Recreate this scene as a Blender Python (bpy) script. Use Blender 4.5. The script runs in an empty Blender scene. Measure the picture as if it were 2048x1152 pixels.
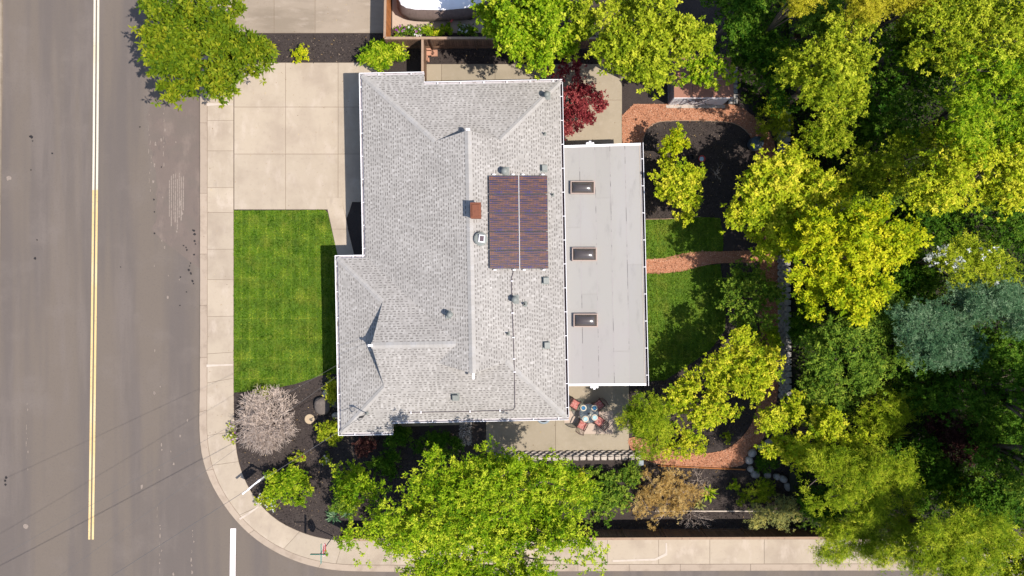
import bpy, math, random
import numpy as np
from mathutils import Vector, Matrix, Quaternion

# ------------------------------------------------------------------ camera, sky, sun, exposure
SC = bpy.context.scene
H, S = 46.0, 32.0                      # camera height (m), photo pixels per metre on the ground
cam_d = bpy.data.cameras.new('camera'); cam = bpy.data.objects.new('camera', cam_d)
SC.collection.objects.link(cam); SC.camera = cam
cam.location = (0, 0, H); cam.rotation_euler = (0, 0, 0)
cam_d.sensor_width = 36; cam_d.sensor_fit = 'HORIZONTAL'; cam_d.lens = 36*H/64.0
cam_d.clip_end = 2000; cam_d.clip_start = 0.5

SUN_DIR = Vector((0.60, -0.29, 1.0)).normalized()
world = bpy.data.worlds.new('World'); SC.world = world; world.use_nodes = True
wn = world.node_tree; wn.nodes.clear()
wo = wn.nodes.new('ShaderNodeOutputWorld'); wb = wn.nodes.new('ShaderNodeBackground')
sky = wn.nodes.new('ShaderNodeTexSky'); sky.sky_type = 'NISHITA'; sky.sun_disc = False
sky.sun_elevation = math.asin(SUN_DIR.z); sky.sun_rotation = math.atan2(SUN_DIR.x, SUN_DIR.y)
wb.inputs['Strength'].default_value = 0.13
wn.links.new(sky.outputs[0], wb.inputs[0]); wn.links.new(wb.outputs[0], wo.inputs[0])
sun_d = bpy.data.lights.new('sun', 'SUN'); sun = bpy.data.objects.new('sun', sun_d)
SC.collection.objects.link(sun); sun.location = (30, -15, 60)
sun_d.energy = 4.4; sun_d.angle = math.radians(0.5); sun_d.color = (1.0, 0.945, 0.87)
sun.rotation_euler = SUN_DIR.to_track_quat('Z', 'Y').to_euler()
SC.view_settings.view_transform = 'Standard'; SC.view_settings.look = 'None'
SC.view_settings.gamma = 1.0; SC.view_settings.exposure = 0.72
SC.view_settings.use_curve_mapping = False
SC.render.engine = 'CYCLES'
SC.cycles.max_bounces = 6; SC.cycles.diffuse_bounces = 3; SC.cycles.transparent_max_bounces = 6

# ------------------------------------------------------------------ helpers
COL = SC.collection
MW = {}

def P(px, py, z=0.0):
    "photo pixel -> world point at height z"
    k = (H-z)/H/S
    return Vector(((px-1024)*k, (576-py)*k, z))

def G(px, py):
    return ((px-1024)/S, (576-py)/S)

def tag(o, label=None, cat=None, group=None, kind=None):
    if label: o['label'] = label
    if cat: o['category'] = cat
    if group: o['group'] = group
    if kind: o['kind'] = kind
    return o

def link(o, parent=None, local=False):
    COL.objects.link(o)
    M = Matrix.LocRotScale(o.location, o.rotation_euler, o.scale)
    if parent is not None:
        o.parent = parent
        if local:
            MW[o.name] = MW[parent.name] @ M
        else:
            o.matrix_parent_inverse = MW[parent.name].inverted()
            MW[o.name] = M
    else:
        MW[o.name] = M
    return o

def thing(name, label, cat, loc=(0, 0, 0), rotz=0.0, group=None, scale=1.0):
    o = bpy.data.objects.new(name, None); o.empty_display_size = 0.2
    o.location = loc; o.rotation_euler = (0, 0, rotz); o.scale = (scale,)*3
    link(o); return tag(o, label, cat, group)

def mesh_obj(name, verts, faces, mat, parent=None, local=False, smooth=False, loc=None, rot=None):
    me = bpy.data.meshes.new(name)
    me.from_pydata([tuple(v) for v in verts], [], faces)
    mats = mat if isinstance(mat, (list, tuple)) else [mat]
    for m in mats: me.materials.append(m)
    if smooth: me.shade_smooth()
    o = bpy.data.objects.new(name, me)
    if loc is not None: o.location = loc
    if rot is not None: o.rotation_euler = rot
    return link(o, parent, local)

def share(name, me, loc, rot, parent=None, local=False, scale=None):
    o = bpy.data.objects.new(name, me)
    o.location = loc; o.rotation_euler = rot
    if scale: o.scale = scale
    return link(o, parent, local)

class MB:
    "collects simple solids into one mesh"
    def __init__(s): s.v = []; s.f = []; s.m = []
    def add(s, verts, faces, mi=0):
        n = len(s.v); s.v += [tuple(v) for v in verts]
        s.f += [tuple(i+n for i in f) for f in faces]; s.m += [mi]*len(faces); return s
    def box(s, c, size, rz=0.0, mi=0, M=None, taper=1.0):
        hx, hy, hz = size[0]/2, size[1]/2, size[2]/2
        vs = []
        for sz in (-1, 1):
            t = taper if sz > 0 else 1
            for sx, sy in ((-1, -1), (1, -1), (1, 1), (-1, 1)):
                p = Vector((sx*hx*t, sy*hy*t, sz*hz))
                if rz: p = Matrix.Rotation(rz, 3, 'Z') @ p
                p = p + Vector(c)
                vs.append(M @ p if M else p)
        return s.add(vs, [(3, 2, 1, 0), (4, 5, 6, 7), (0, 1, 5, 4), (1, 2, 6, 5), (2, 3, 7, 6), (3, 0, 4, 7)], mi)
    def tube(s, pts, r, n=6, mi=0, cap=True):
        pts = [Vector(p) for p in pts]
        rs = r if isinstance(r, (list, tuple)) else [r]*len(pts)
        vs = []; prev = None
        for i, p in enumerate(pts):
            d = (pts[min(i+1, len(pts)-1)]-pts[max(i-1, 0)])
            d = d.normalized() if d.length > 1e-9 else Vector((0, 0, 1))
            a = Vector((0, 0, 1)) if abs(d.z) < 0.9 else Vector((1, 0, 0))
            if prev is None: u = d.cross(a).normalized()
            else:
                u = prev-d*prev.dot(d)
                u = u.normalized() if u.length > 1e-6 else d.cross(a).normalized()
            prev = u; w = d.cross(u)
            for k in range(n):
                t = 2*math.pi*k/n
                vs.append(p+(u*math.cos(t)+w*math.sin(t))*rs[i])
        fs = []
        for i in range(len(pts)-1):
            for k in range(n):
                a, b = i*n+k, i*n+(k+1) % n
                fs.append((a, b, b+n, a+n))
        if cap:
            fs.append(tuple(range(n))[::-1]); fs.append(tuple(range((len(pts)-1)*n, len(pts)*n)))
        return s.add(vs, fs, mi)
    def lathe(s, prof, c=(0, 0, 0), n=20, mi=0, cap=True):
        vs = []
        for r, z in prof:
            for k in range(n):
                t = 2*math.pi*k/n
                vs.append((c[0]+r*math.cos(t), c[1]+r*math.sin(t), c[2]+z))
        fs = []
        for i in range(len(prof)-1):
            for k in range(n):
                a, b = i*n+k, i*n+(k+1) % n
                fs.append((a, b, b+n, a+n))
        if cap:
            fs.append(tuple(range(n))[::-1]); fs.append(tuple(range((len(prof)-1)*n, len(prof)*n)))
        return s.add(vs, fs, mi)
    def prism(s, pts, z0, z1, mi=0, b=0.0):
        n = len(pts)
        area = sum(pts[i][0]*pts[(i+1) % n][1]-pts[(i+1) % n][0]*pts[i][1] for i in range(n))
        if area < 0: pts = pts[::-1]
        if b:
            cx = sum(p[0] for p in pts)/n; cy = sum(p[1] for p in pts)/n
            ins = []
            for p in pts:
                d = Vector((cx-p[0], cy-p[1])); L = d.length or 1
                ins.append((p[0]+d.x/L*b*1.3, p[1]+d.y/L*b*1.3))
            vs = [(x, y, z0) for x, y in pts]+[(x, y, z1-b) for x, y in pts]+[(x, y, z1) for x, y in ins]
            fs = [(i, (i+1) % n, (i+1) % n+n, i+n) for i in range(n)]+[(i+n, (i+1) % n+n, (i+1) % n+2*n, i+2*n) for i in range(n)]
            fs += [tuple(range(n))[::-1], tuple(range(2*n, 3*n))]
        else:
            vs = [(x, y, z0) for x, y in pts]+[(x, y, z1) for x, y in pts]
            fs = [(i, (i+1) % n, (i+1) % n+n, i+n) for i in range(n)]
            fs += [tuple(range(n))[::-1], tuple(range(n, 2*n))]
        return s.add(vs, fs, mi)
    def build(s, name, mat, parent=None, local=False, smooth=False, loc=None, rot=None):
        o = mesh_obj(name, s.v, s.f, mat, parent, local, smooth, loc, rot)
        if any(s.m): o.data.polygons.foreach_set('material_index', s.m)
        return o
    def mesh(s, name, mat, smooth=False):
        me = bpy.data.meshes.new(name); me.from_pydata(s.v, [], s.f)
        for m in (mat if isinstance(mat, (list, tuple)) else [mat]): me.materials.append(m)
        if any(s.m): me.polygons.foreach_set('material_index', s.m)
        if smooth: me.shade_smooth()
        return me

# ------------------------------------------------------------------ materials
def nn(nt, typ, **kw):
    n = nt.nodes.new(typ)
    for k, v in kw.items():
        if k.startswith('i_'): n.inputs[k[2:].replace('_', ' ')].default_value = v
        else: setattr(n, k, v)
    return n

def ramp(nt, stops):
    r = nt.nodes.new('ShaderNodeValToRGB'); e = r.color_ramp.elements
    while len(e) < len(stops): e.new(0.5)
    for i, (p, c) in enumerate(stops):
        e[i].position = p; e[i].color = (c[0], c[1], c[2], 1)
    return r

def c4(c): return (c[0], c[1], c[2], 1)

def surf(name, col, rough=0.85, layers=(), bump=0.0, bscale=40.0, spec=0.3, metallic=0.0, objrand=0.0):
    """layers: (scale, detail, colour, lo, hi, amount, stretch) noise blotches of another colour over the base"""
    m = bpy.data.materials.new(name); m.use_nodes = True
    nt = m.node_tree; b = nt.nodes['Principled BSDF']
    if not name.startswith(('white', 'cover_white', 'shed_white')):     # albedos measured for exposure 0.38
        col = tuple(v*.79 for v in col); layers = [(l[0], l[1], tuple(v*.79 for v in l[2]), *l[3:]) for l in layers]
    b.inputs['Roughness'].default_value = rough; b.inputs['Specular IOR Level'].default_value = spec
    b.inputs['Metallic'].default_value = metallic
    geo = nt.nodes.new('ShaderNodeNewGeometry')
    cur = nn(nt, 'ShaderNodeRGB'); cur.outputs[0].default_value = c4(col); cur = cur.outputs[0]
    for k, (sc, det, lc, lo, hi, am, st) in enumerate(layers):
        mp = nn(nt, 'ShaderNodeMapping'); mp.inputs['Scale'].default_value = st
        mp.inputs['Location'].default_value = (k*7.3, k*3.1, k*1.7)
        nt.links.new(geo.outputs['Position'], mp.inputs[0])
        no = nn(nt, 'ShaderNodeTexNoise'); no.inputs['Scale'].default_value = sc; no.inputs['Detail'].default_value = det
        no.inputs['Roughness'].default_value = 0.6
        nt.links.new(mp.outputs[0], no.inputs['Vector'])
        mr = nn(nt, 'ShaderNodeMapRange', interpolation_type='SMOOTHSTEP')
        mr.inputs[1].default_value = lo; mr.inputs[2].default_value = hi; mr.inputs[3].default_value = 0; mr.inputs[4].default_value = am
        nt.links.new(no.outputs['Fac'], mr.inputs[0])
        mx = nn(nt, 'ShaderNodeMix', data_type='RGBA'); mx.inputs[7].default_value = c4(lc)
        nt.links.new(mr.outputs[0], mx.inputs[0]); nt.links.new(cur, mx.inputs[6]); cur = mx.outputs[2]
    if objrand:
        oi = nt.nodes.new('ShaderNodeObjectInfo'); hs = nt.nodes.new('ShaderNodeHueSaturation')
        mr = nn(nt, 'ShaderNodeMapRange'); mr.inputs[3].default_value = 1-objrand; mr.inputs[4].default_value = 1+objrand
        nt.links.new(oi.outputs['Random'], mr.inputs[0]); nt.links.new(mr.outputs[0], hs.inputs['Value'])
        nt.links.new(cur, hs.inputs['Color']); cur = hs.outputs[0]
    nt.links.new(cur, b.inputs['Base Color'])
    if bump:
        no = nn(nt, 'ShaderNodeTexNoise'); no.inputs['Scale'].default_value = bscale; no.inputs['Detail'].default_value = 4
        nt.links.new(geo.outputs['Position'], no.inputs['Vector'])
        bp = nn(nt, 'ShaderNodeBump'); bp.inputs['Strength'].default_value = bump; bp.inputs['Distance'].default_value = 0.03
        nt.links.new(no.outputs['Fac'], bp.inputs['Height']); nt.links.new(bp.outputs[0], b.inputs['Normal'])
    return m

I3 = (1, 1, 1)
M = {}
M['asphalt'] = surf('asphalt', (.158, .126, .101), .92, [
    (0.55, 3, (.125, .103, .092), .42, .62, .8, (1.0, .06, 1)),
    (0.9, 4, (.175, .142, .122), .5, .72, .7, (.8, .10, 1)),
    (0.35, 5, (.180, .147, .126), .5, .75, .6, I3),
    (9.0, 5, (.105, .088, .08), .48, .8, .35, I3),
    (60., 2, (.22, .185, .165), .55, .8, .35, I3)], .25, 90)
M['asphalt_old'] = surf('asphalt_old', (.165, .126, .106), .95, [
    (1.1, 5, (.225, .172, .142), .48, .7, .75, (1, .3, 1)), (3.5, 5, (.125, .10, .088), .5, .75, .6, (1, .5, 1)), (.5, 3, (.15, .12, .10), .45, .6, .7, I3),
    (60., 2, (.27, .23, .2), .55, .8, .35, I3)], .3, 80)
CONC = dict(rough=.9, bump=.12, bscale=120, objrand=.06)
M['concrete'] = surf('concrete', (.44, .358, .268), layers=[
    (.45, 4, (.345, .272, .205), .4, .7, .8, I3), (1.3, 5, (.50, .41, .325), .5, .72, .7, (1, .5, 1)),
    (5., 5, (.29, .23, .175), .54, .8, .5, I3), (.9, 5, (.30, .24, .19), .62, .78, .5, (1.6, .5, 1)), (70, 2, (.24, .19, .15), .6, .8, .3, I3)], **CONC)
M['concrete_old'] = surf('concrete_old', (.32, .255, .19), layers=[
    (.5, 4, (.235, .185, .135), .42, .66, .8, (.5, 1.6, 1)), (1.7, 5, (.40, .325, .255), .5, .75, .6, (.5, 1.5, 1)),
    (6., 5, (.2, .155, .115), .55, .8, .4, I3)], **CONC)
M['concrete_patio'] = surf('concrete_patio', (.345, .285, .205), layers=[
    (.7, 4, (.285, .235, .165), .42, .7, .7, I3), (4., 5, (.39, .325, .25), .5, .75, .5, I3), (9, 5, (.24, .2, .15), .6, .8, .35, I3)], **CONC)
M['kerb'] = surf('kerb', (.40, .315, .24), layers=[(1.2, 4, (.27, .205, .15), .45, .7, .6, I3), (7, 4, (.42, .34, .27), .5, .8, .5, I3)], **CONC)
M['pale_patch'] = surf('pale_patch', (.55, .46, .38), .9, [(3, 4, (.42, .34, .27), .45, .7, .6, I3)])
M['tile_pink'] = surf('tile_pink', (.47, .365, .29), .85, [(6, 4, (.38, .29, .23), .5, .7, .5, I3)], objrand=.06)
M['joint'] = surf('joint', (.25, .185, .13), .95)
M['mulch'] = surf('mulch', (.054, .040, .035), .95, [
    (28, 4, (.02, .015, .013), .45, .65, .85, I3), (45, 3, (.10, .075, .06), .58, .75, .7, I3),
    (.8, 3, (.065, .05, .042), .45, .75, .7, I3)], .8, 45)
M['chips'] = surf('chips', (.045, .033, .026), .95, [(3, 3, (.11, .078, .052), .55, .7, .8, I3)], objrand=0)
M['soil'] = surf('soil', (.05, .036, .026), .95, [(.8, 4, (.024, .018, .013), .45, .65, .8, I3), (6, 4, (.09, .065, .045), .55, .75, .7, I3)], .6, 20)
M['path'] = surf('path', (.43, .185, .098), .95, [
    (16, 4, (.56, .31, .20), .5, .68, .8, I3), (23, 4, (.26, .10, .052), .52, .7, .75, I3), (.7, 3, (.36, .15, .08), .45, .7, .5, I3)], .7, 35)
M['gravel_red'] = surf('gravel_red', (.36, .16, .09), .9, [(9, 3, (.5, .29, .2), .45, .65, .8, I3), (14, 3, (.19, .07, .04), .55, .7, .7, I3)])
M['grass_ground'] = surf('grass_ground', (.092, .168, .010), .95, [
    (.9, 4, (.145, .170, .016), .45, .7, .8, I3), (2.6, 5, (.055, .105, .008), .48, .66, .8, (1.6, .7, 1)), (25, 3, (.17, .19, .03), .55, .75, .5, I3)], .7, 60)
M['ground'] = surf('ground', (.09, .075, .045), .95, [(.1, 4, (.05, .07, .02), .4, .6, .8, I3)], .3, 8)
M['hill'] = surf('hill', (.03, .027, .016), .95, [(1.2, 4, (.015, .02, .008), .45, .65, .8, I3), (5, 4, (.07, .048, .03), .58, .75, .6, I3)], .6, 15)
M['yellow_paint'] = surf('yellow_paint', (.68, .48, .22), .85, [(.3, 2, (.66, .53, .30), .45, .6, .8, (1, 1, 1)), (9, 5, (.26, .20, .13), .54, .74, .65, I3)])
M['pale_line'] = surf('pale_line', (.66, .60, .47), .85, [(.15, 2, (.60, .50, .30), .45, .6, .7, I3), (9, 5, (.3, .25, .18), .56, .74, .6, I3)])
M['white_paint'] = surf('white_paint', (.72, .66, .64), .8, [(9, 5, (.35, .3, .28), .6, .75, .7, I3)])
M['tar'] = surf('tar', (.022, .018, .018), .7)
M['scuff'] = surf('scuff', (.28, .225, .185), .95, [(8, 5, (.18, .145, .125), .45, .65, .9, I3)])
M['white'] = surf('white', (.8, .77, .78), .45, [(3, 3, (.66, .63, .64), .55, .75, .5, I3)])
M['dark_metal'] = surf('dark_metal', (.03, .026, .026), .5)
M['grey_metal'] = surf('grey_metal', (.30, .30, .29), .5, [(8, 3, (.2, .2, .2), .5, .7, .5, I3)], metallic=.4)
M['roof_metal'] = surf('roof_metal', (.23, .24, .22), .55, [(10, 3, (.18, .19, .18), .5, .7, .6, I3)])
M['flat_roof'] = surf('flat_roof', (.345, .324, .297), .9, [
    (.5, 3, (.355, .334, .32), .45, .7, .7, (1, .2, 1)), (2.2, 5, (.26, .242, .23), .52, .78, .55, (1, .35, 1)),
    (.25, 3, (.35, .315, .305), .5, .7, .5, I3), (9, 5, (.25, .215, .2), .66, .82, .5, I3)], .15, 60, objrand=.03)
M['seam'] = surf('seam', (.12, .105, .105), .9, [(2.2, 4, (.36, .32, .31), .38, .50, 1.0, (1, .5, 1))])
M['decking'] = surf('decking', (.24, .235, .225), .95, [(20, 3, (.16, .155, .15), .5, .7, .7, I3)])
M['cap'] = surf('cap', (.385, .358, .332), .92, [(40, 3, (.29, .28, .27), .5, .75, .7, I3), (1.5, 3, (.42, .40, .39), .5, .7, .6, I3)], .2, 90, objrand=.05)
M['wall'] = surf('wall', (.45, .40, .35), .9)
M['gablet'] = surf('gablet', (.35, .33, .31), .9)
M['gutter_in'] = surf('gutter_in', (.5, .46, .47), .8, [(4, 4, (.2, .16, .14), .5, .7, .8, I3)])
M['gutter_shade'] = surf('gutter_shade', (.07, .05, .055), .95, [(5, 4, (.16, .11, .07), .6, .75, .7, I3)])  # trough shade of the east-facing gutters, put into the base colour
M['brick_red'] = surf('brick_red', (.20, .068, .035), .75, [(14, 4, (.12, .04, .022), .5, .7, .7, I3)])
M['tan_frame'] = surf('tan_frame', (.42, .315, .265), .6, [(12, 3, (.25, .16, .12), .55, .75, .5, I3)])
M['dome'] = surf('dome', (.075, .058, .05), .22, spec=.9)
M['fence'] = surf('fence', (.175, .098, .058), .9, [(3, 5, (.10, .058, .038), .45, .7, .8, (6, 6, .6)), (20, 4, (.25, .15, .09), .55, .75, .5, (3, 3, .3))], .3, 40, objrand=.25)
M['fence_orange'] = surf('fence_orange', (.42, .15, .04), .85, [(3, 5, (.28, .10, .03), .45, .7, .8, (6, 6, .6))], .2, 40, objrand=.18)
M['cap_wood'] = surf('cap_wood', (.36, .24, .16), .9, [(4, 4, (.22, .14, .10), .5, .7, .7, I3)])
M['cover_white'] = surf('cover_white', (.72, .70, .71), .8, [(1.5, 3, (.62, .60, .62), .5, .7, .5, I3)], .25, 4)
M['cover_taupe'] = surf('cover_taupe', (.20, .142, .12), .85, [(1, 4, (.145, .102, .088), .45, .7, .7, (8, 8, .4))], .4, 5)
M['terracotta'] = surf('terracotta', (.33, .155, .105), .85, [(1.6, 4, (.42, .24, .175), .5, .7, .7, I3), (8, 4, (.2, .09, .06), .6, .75, .5, I3)])
M['shed_grey'] = surf('shed_grey', (.21, .185, .195), .85, objrand=.08)
M['shed_white'] = surf('shed_white', (.66, .64, .64), .7, [(5, 3, (.5, .48, .47), .5, .7, .5, I3)])
M['stone'] = surf('stone', (.36, .33, .30), .9, [(5, 5, (.22, .2, .19), .45, .7, .8, I3), (25, 4, (.45, .42, .39), .55, .75, .5, I3)], .5, 14, objrand=.14)
M['stone_warm'] = surf('stone_warm', (.46, .39, .33), .9, [(6, 5, (.3, .25, .2), .48, .7, .7, I3)], .4, 16, objrand=.12)
M['boulder'] = surf('boulder', (.13, .105, .09), .9, [(4, 5, (.2, .165, .14), .5, .7, .7, I3)], .5, 10)
M['bark'] = surf('bark', (.17, .125, .095), .95, [(6, 4, (.09, .065, .05), .45, .7, .8, (3, 3, .5))], .6, 25)
M['bark_pale'] = surf('bark_pale', (.36, .30, .25), .95, [(6, 4, (.22, .18, .15), .45, .7, .8, (3, 3, .5))], .5, 25)
M['twig_grey'] = surf('twig_grey', (.60, .48, .40), .95, [(5, 3, (.27, .205, .16), .45, .7, .8, I3)])
M['twig_dark'] = surf('twig_dark', (.16, .12, .115), .95)
M['sign_red'] = surf('sign_red', (.5, .015, .03), .4)
M['sign_green'] = surf('sign_green', (.01, .22, .16), .4)
M['cushion'] = surf('cushion', (.40, .105, .085), .95, [(16, 3, (.62, .36, .31), .47, .60, .85, I3), (9, 3, (.22, .05, .045), .56, .66, .7, I3)])
M['chair_metal'] = surf('chair_metal', (.075, .03, .026), .5)
M['straw'] = surf('straw', (.60, .53, .42), .9, [(30, 3, (.36, .29, .17), .45, .65, .7, I3)])
M['blue_glaze'] = surf('blue_glaze', (.03, .15, .30), .15, [(9, 2, (.10, .32, .48), .5, .65, .7, I3)], spec=.7)
M['pale_glaze'] = surf('pale_glaze', (.38, .58, .66), .15, spec=.7)
M['beige'] = surf('beige', (.48, .36, .23), .8)
M['terra_pot'] = surf('terra_pot', (.5, .07, .06), .6)
M['black'] = surf('black', (.012, .012, .013), .6)
M['bin'] = surf('bin', (.05, .075, .10), .35)
M['paver_pink'] = surf('paver_pink', (.50, .26, .17), .9, [(5, 4, (.38, .19, .12), .5, .7, .6, I3)], objrand=.1)
M['cable'] = surf('cable', (.10, .095, .095), .5)
M['conduit'] = surf('conduit', (.11, .075, .085), .5)
M['panel_frame'] = surf('panel_frame', (.075, .06, .06), .5)
M['ac_grey'] = surf('ac_grey', (.26, .30, .33), .5)

def glass_mat():
    m = bpy.data.materials.new('glass_top'); m.use_nodes = True
    nt = m.node_tree; b = nt.nodes['Principled BSDF']
    b.inputs['Base Color'].default_value = (.12, .15, .19, 1); b.inputs['Roughness'].default_value = .03
    tr = nt.nodes.new('ShaderNodeBsdfTransparent'); tr.inputs[0].default_value = (.8, .88, .9, 1)
    mx = nt.nodes.new('ShaderNodeMixShader'); mx.inputs[0].default_value = .22
    nt.links.new(tr.outputs[0], mx.inputs[1]); nt.links.new(b.outputs[0], mx.inputs[2])
    nt.links.new(mx.outputs[0], nt.nodes['Material Output'].inputs[0]); return m
M['glass'] = glass_mat()

def attr_mat(name, stops, rough=.9, trans=0.0, spec=.25, grain=0.0, gloss=.0):
    "colour from the per-face random value stored in the attribute 'tone'"
    m = bpy.data.materials.new(name); m.use_nodes = True
    nt = m.node_tree; b = nt.nodes['Principled BSDF']
    at = nn(nt, 'ShaderNodeAttribute', attribute_name='tone'); r = ramp(nt, stops)
    nt.links.new(at.outputs['Fac'], r.inputs[0]); col = r.outputs[0]
    if grain:
        geo = nt.nodes.new('ShaderNodeNewGeometry'); no = nn(nt, 'ShaderNodeTexNoise')
        no.inputs['Scale'].default_value = 55; no.inputs['Detail'].default_value = 3
        nt.links.new(geo.outputs['Position'], no.inputs['Vector'])
        no2 = nn(nt, 'ShaderNodeTexNoise'); no2.inputs['Scale'].default_value = .5; no2.inputs['Detail'].default_value = 4
        nt.links.new(geo.outputs['Position'], no2.inputs['Vector'])
        ad = nn(nt, 'ShaderNodeMath', operation='ADD'); nt.links.new(no.outputs['Fac'], ad.inputs[0]); nt.links.new(no2.outputs['Fac'], ad.inputs[1])
        mr = nn(nt, 'ShaderNodeMapRange'); mr.inputs[1].default_value = .5; mr.inputs[2].default_value = 1.5
        mr.inputs[3].default_value = 1-grain; mr.inputs[4].default_value = 1+grain
        nt.links.new(ad.outputs[0], mr.inputs[0])
        hs = nt.nodes.new('ShaderNodeHueSaturation'); nt.links.new(mr.outputs[0], hs.inputs['Value']); nt.links.new(col, hs.inputs['Color']); col = hs.outputs[0]
    nt.links.new(col, b.inputs['Base Color']); b.inputs['Roughness'].default_value = rough
    b.inputs['Specular IOR Level'].default_value = spec
    if trans:
        tl = nt.nodes.new('ShaderNodeBsdfTranslucent'); mx = nt.nodes.new('ShaderNodeMixShader'); mx.inputs[0].default_value = trans
        nt.links.new(col, tl.inputs[0]); nt.links.new(b.outputs[0], mx.inputs[1]); nt.links.new(tl.outputs[0], mx.inputs[2])
        nt.links.new(mx.outputs[0], nt.nodes['Material Output'].inputs[0])
    return m

def leafmat(name, a, b, c, trans=.45, rough=.6, spec=.07):
    return attr_mat(name, [(0, a), (.5, b), (1, c)], rough, trans, spec)
LM = {
 'chartreuse': leafmat('leaf_chartreuse', (0.200, 0.294, 0.010), (0.463, 0.519, 0.018), (0.775, 0.700, 0.062)),
 'yellow': leafmat('leaf_yellow', (.18, .28, .006), (.44, .49, .010), (.74, .68, .03)),
 'lime': leafmat('leaf_lime', (.085, .19, .006), (.265, .395, .010), (.58, .62, .045)),
 'green': leafmat('leaf_green', (.055, .125, .012), (.150, .250, .022), (.36, .44, .05)),
 'glossy': leafmat('leaf_glossy', (.040, .088, .004), (.14, .205, .007), (.33, .33, .018), .38, .6, .1),
 'olive': leafmat('leaf_olive', (.12, .185, .008), (.33, .40, .016), (.62, .62, .05)),
 'gold_conifer': leafmat('leaf_gold_conifer', (0.264, 0.264, 0.013), (0.506, 0.462, 0.024), (0.704, 0.605, 0.066)),
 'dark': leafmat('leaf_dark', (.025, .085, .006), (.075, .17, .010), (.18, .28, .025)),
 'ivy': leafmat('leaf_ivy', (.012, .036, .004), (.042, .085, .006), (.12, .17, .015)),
 'blue': leafmat('leaf_blue', (.035, .095, .04), (.10, .20, .09), (.28, .39, .22)),
 'silver': leafmat('leaf_silver', (.14, .17, .06), (.30, .31, .10), (.60, .52, .14)),
 'blossom': leafmat('leaf_blossom', (.6, .62, .58), (.75, .77, .73), (.85, .85, .82)),
 'red': leafmat('leaf_red', (.08, .009, .013), (.24, .030, .036), (.48, .12, .11)),
 'maroon': leafmat('leaf_maroon', (0.035, 0.010, 0.012), (0.080, 0.028, 0.026), (0.150, 0.070, 0.050)),
 'tan': leafmat('leaf_tan', (0.289, 0.170, 0.043), (0.544, 0.357, 0.111), (0.680, 0.510, 0.221)),
 'pine': leafmat('leaf_pine', (.09, .165, .006), (.27, .36, .012), (.56, .58, .045)),
 'flower': leafmat('leaf_flower', (.5, .2, .45), (.75, .6, .62), (.8, .75, .7)),
 'purple': leafmat('leaf_purple', (.22, .02, .3), (.4, .05, .42), (.6, .5, .5)),
 'grass': leafmat('leaf_grass', (0.037, 0.099, 0.005), (0.116, 0.208, 0.010), (0.315, 0.375, 0.043), .3, .8, .05),
 'litter': leafmat('leaf_litter', (.12, .07, .03), (.3, .19, .08), (.5, .38, .18), .2, .9, .1),
}

# ------------------------------------------------------------------ numpy geometry
def quads_mesh(name, V, tone, mat):
    "V (N,4,3) quads or (N,3,3) triangles, tone (N,)"
    N, k = V.shape[0], V.shape[1]
    me = bpy.data.meshes.new(name)
    me.vertices.add(N*k); me.vertices.foreach_set('co', V.astype(np.float32).ravel())
    me.loops.add(N*k); me.loops.foreach_set('vertex_index', np.arange(N*k, dtype=np.int32))
    me.polygons.add(N); me.polygons.foreach_set('loop_start', np.arange(0, N*k, k, dtype=np.int32))
    a = me.attributes.new('tone', 'FLOAT', 'FACE'); a.data.foreach_set('value', np.clip(tone, 0, 1).astype(np.float32))
    me.materials.append(mat); me.update(calc_edges=True)
    return me

def unit(a):
    return a/np.maximum(np.linalg.norm(a, axis=-1, keepdims=True), 1e-9)

def leaf_quads(rng, pos, d, L, W, fold=.2):
    N = len(pos)
    side = unit(np.cross(d, np.array([0, 0, 1.0])+rng.normal(0, .45, (N, 3))))
    up = np.cross(side, d); sg = np.where(up[:, 2:3] < 0, -1.0, 1.0); up = up*sg; side = side*sg
    L = L[:, None]; W = W[:, None]
    v1 = pos+d*L*.5+side*W*.5+up*W*fold
    v3 = pos+d*L*.5-side*W*.5+up*W*fold
    v2 = pos+d*L-up*L*.06
    return np.stack([pos, v1, v2, v3], 1)

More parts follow.
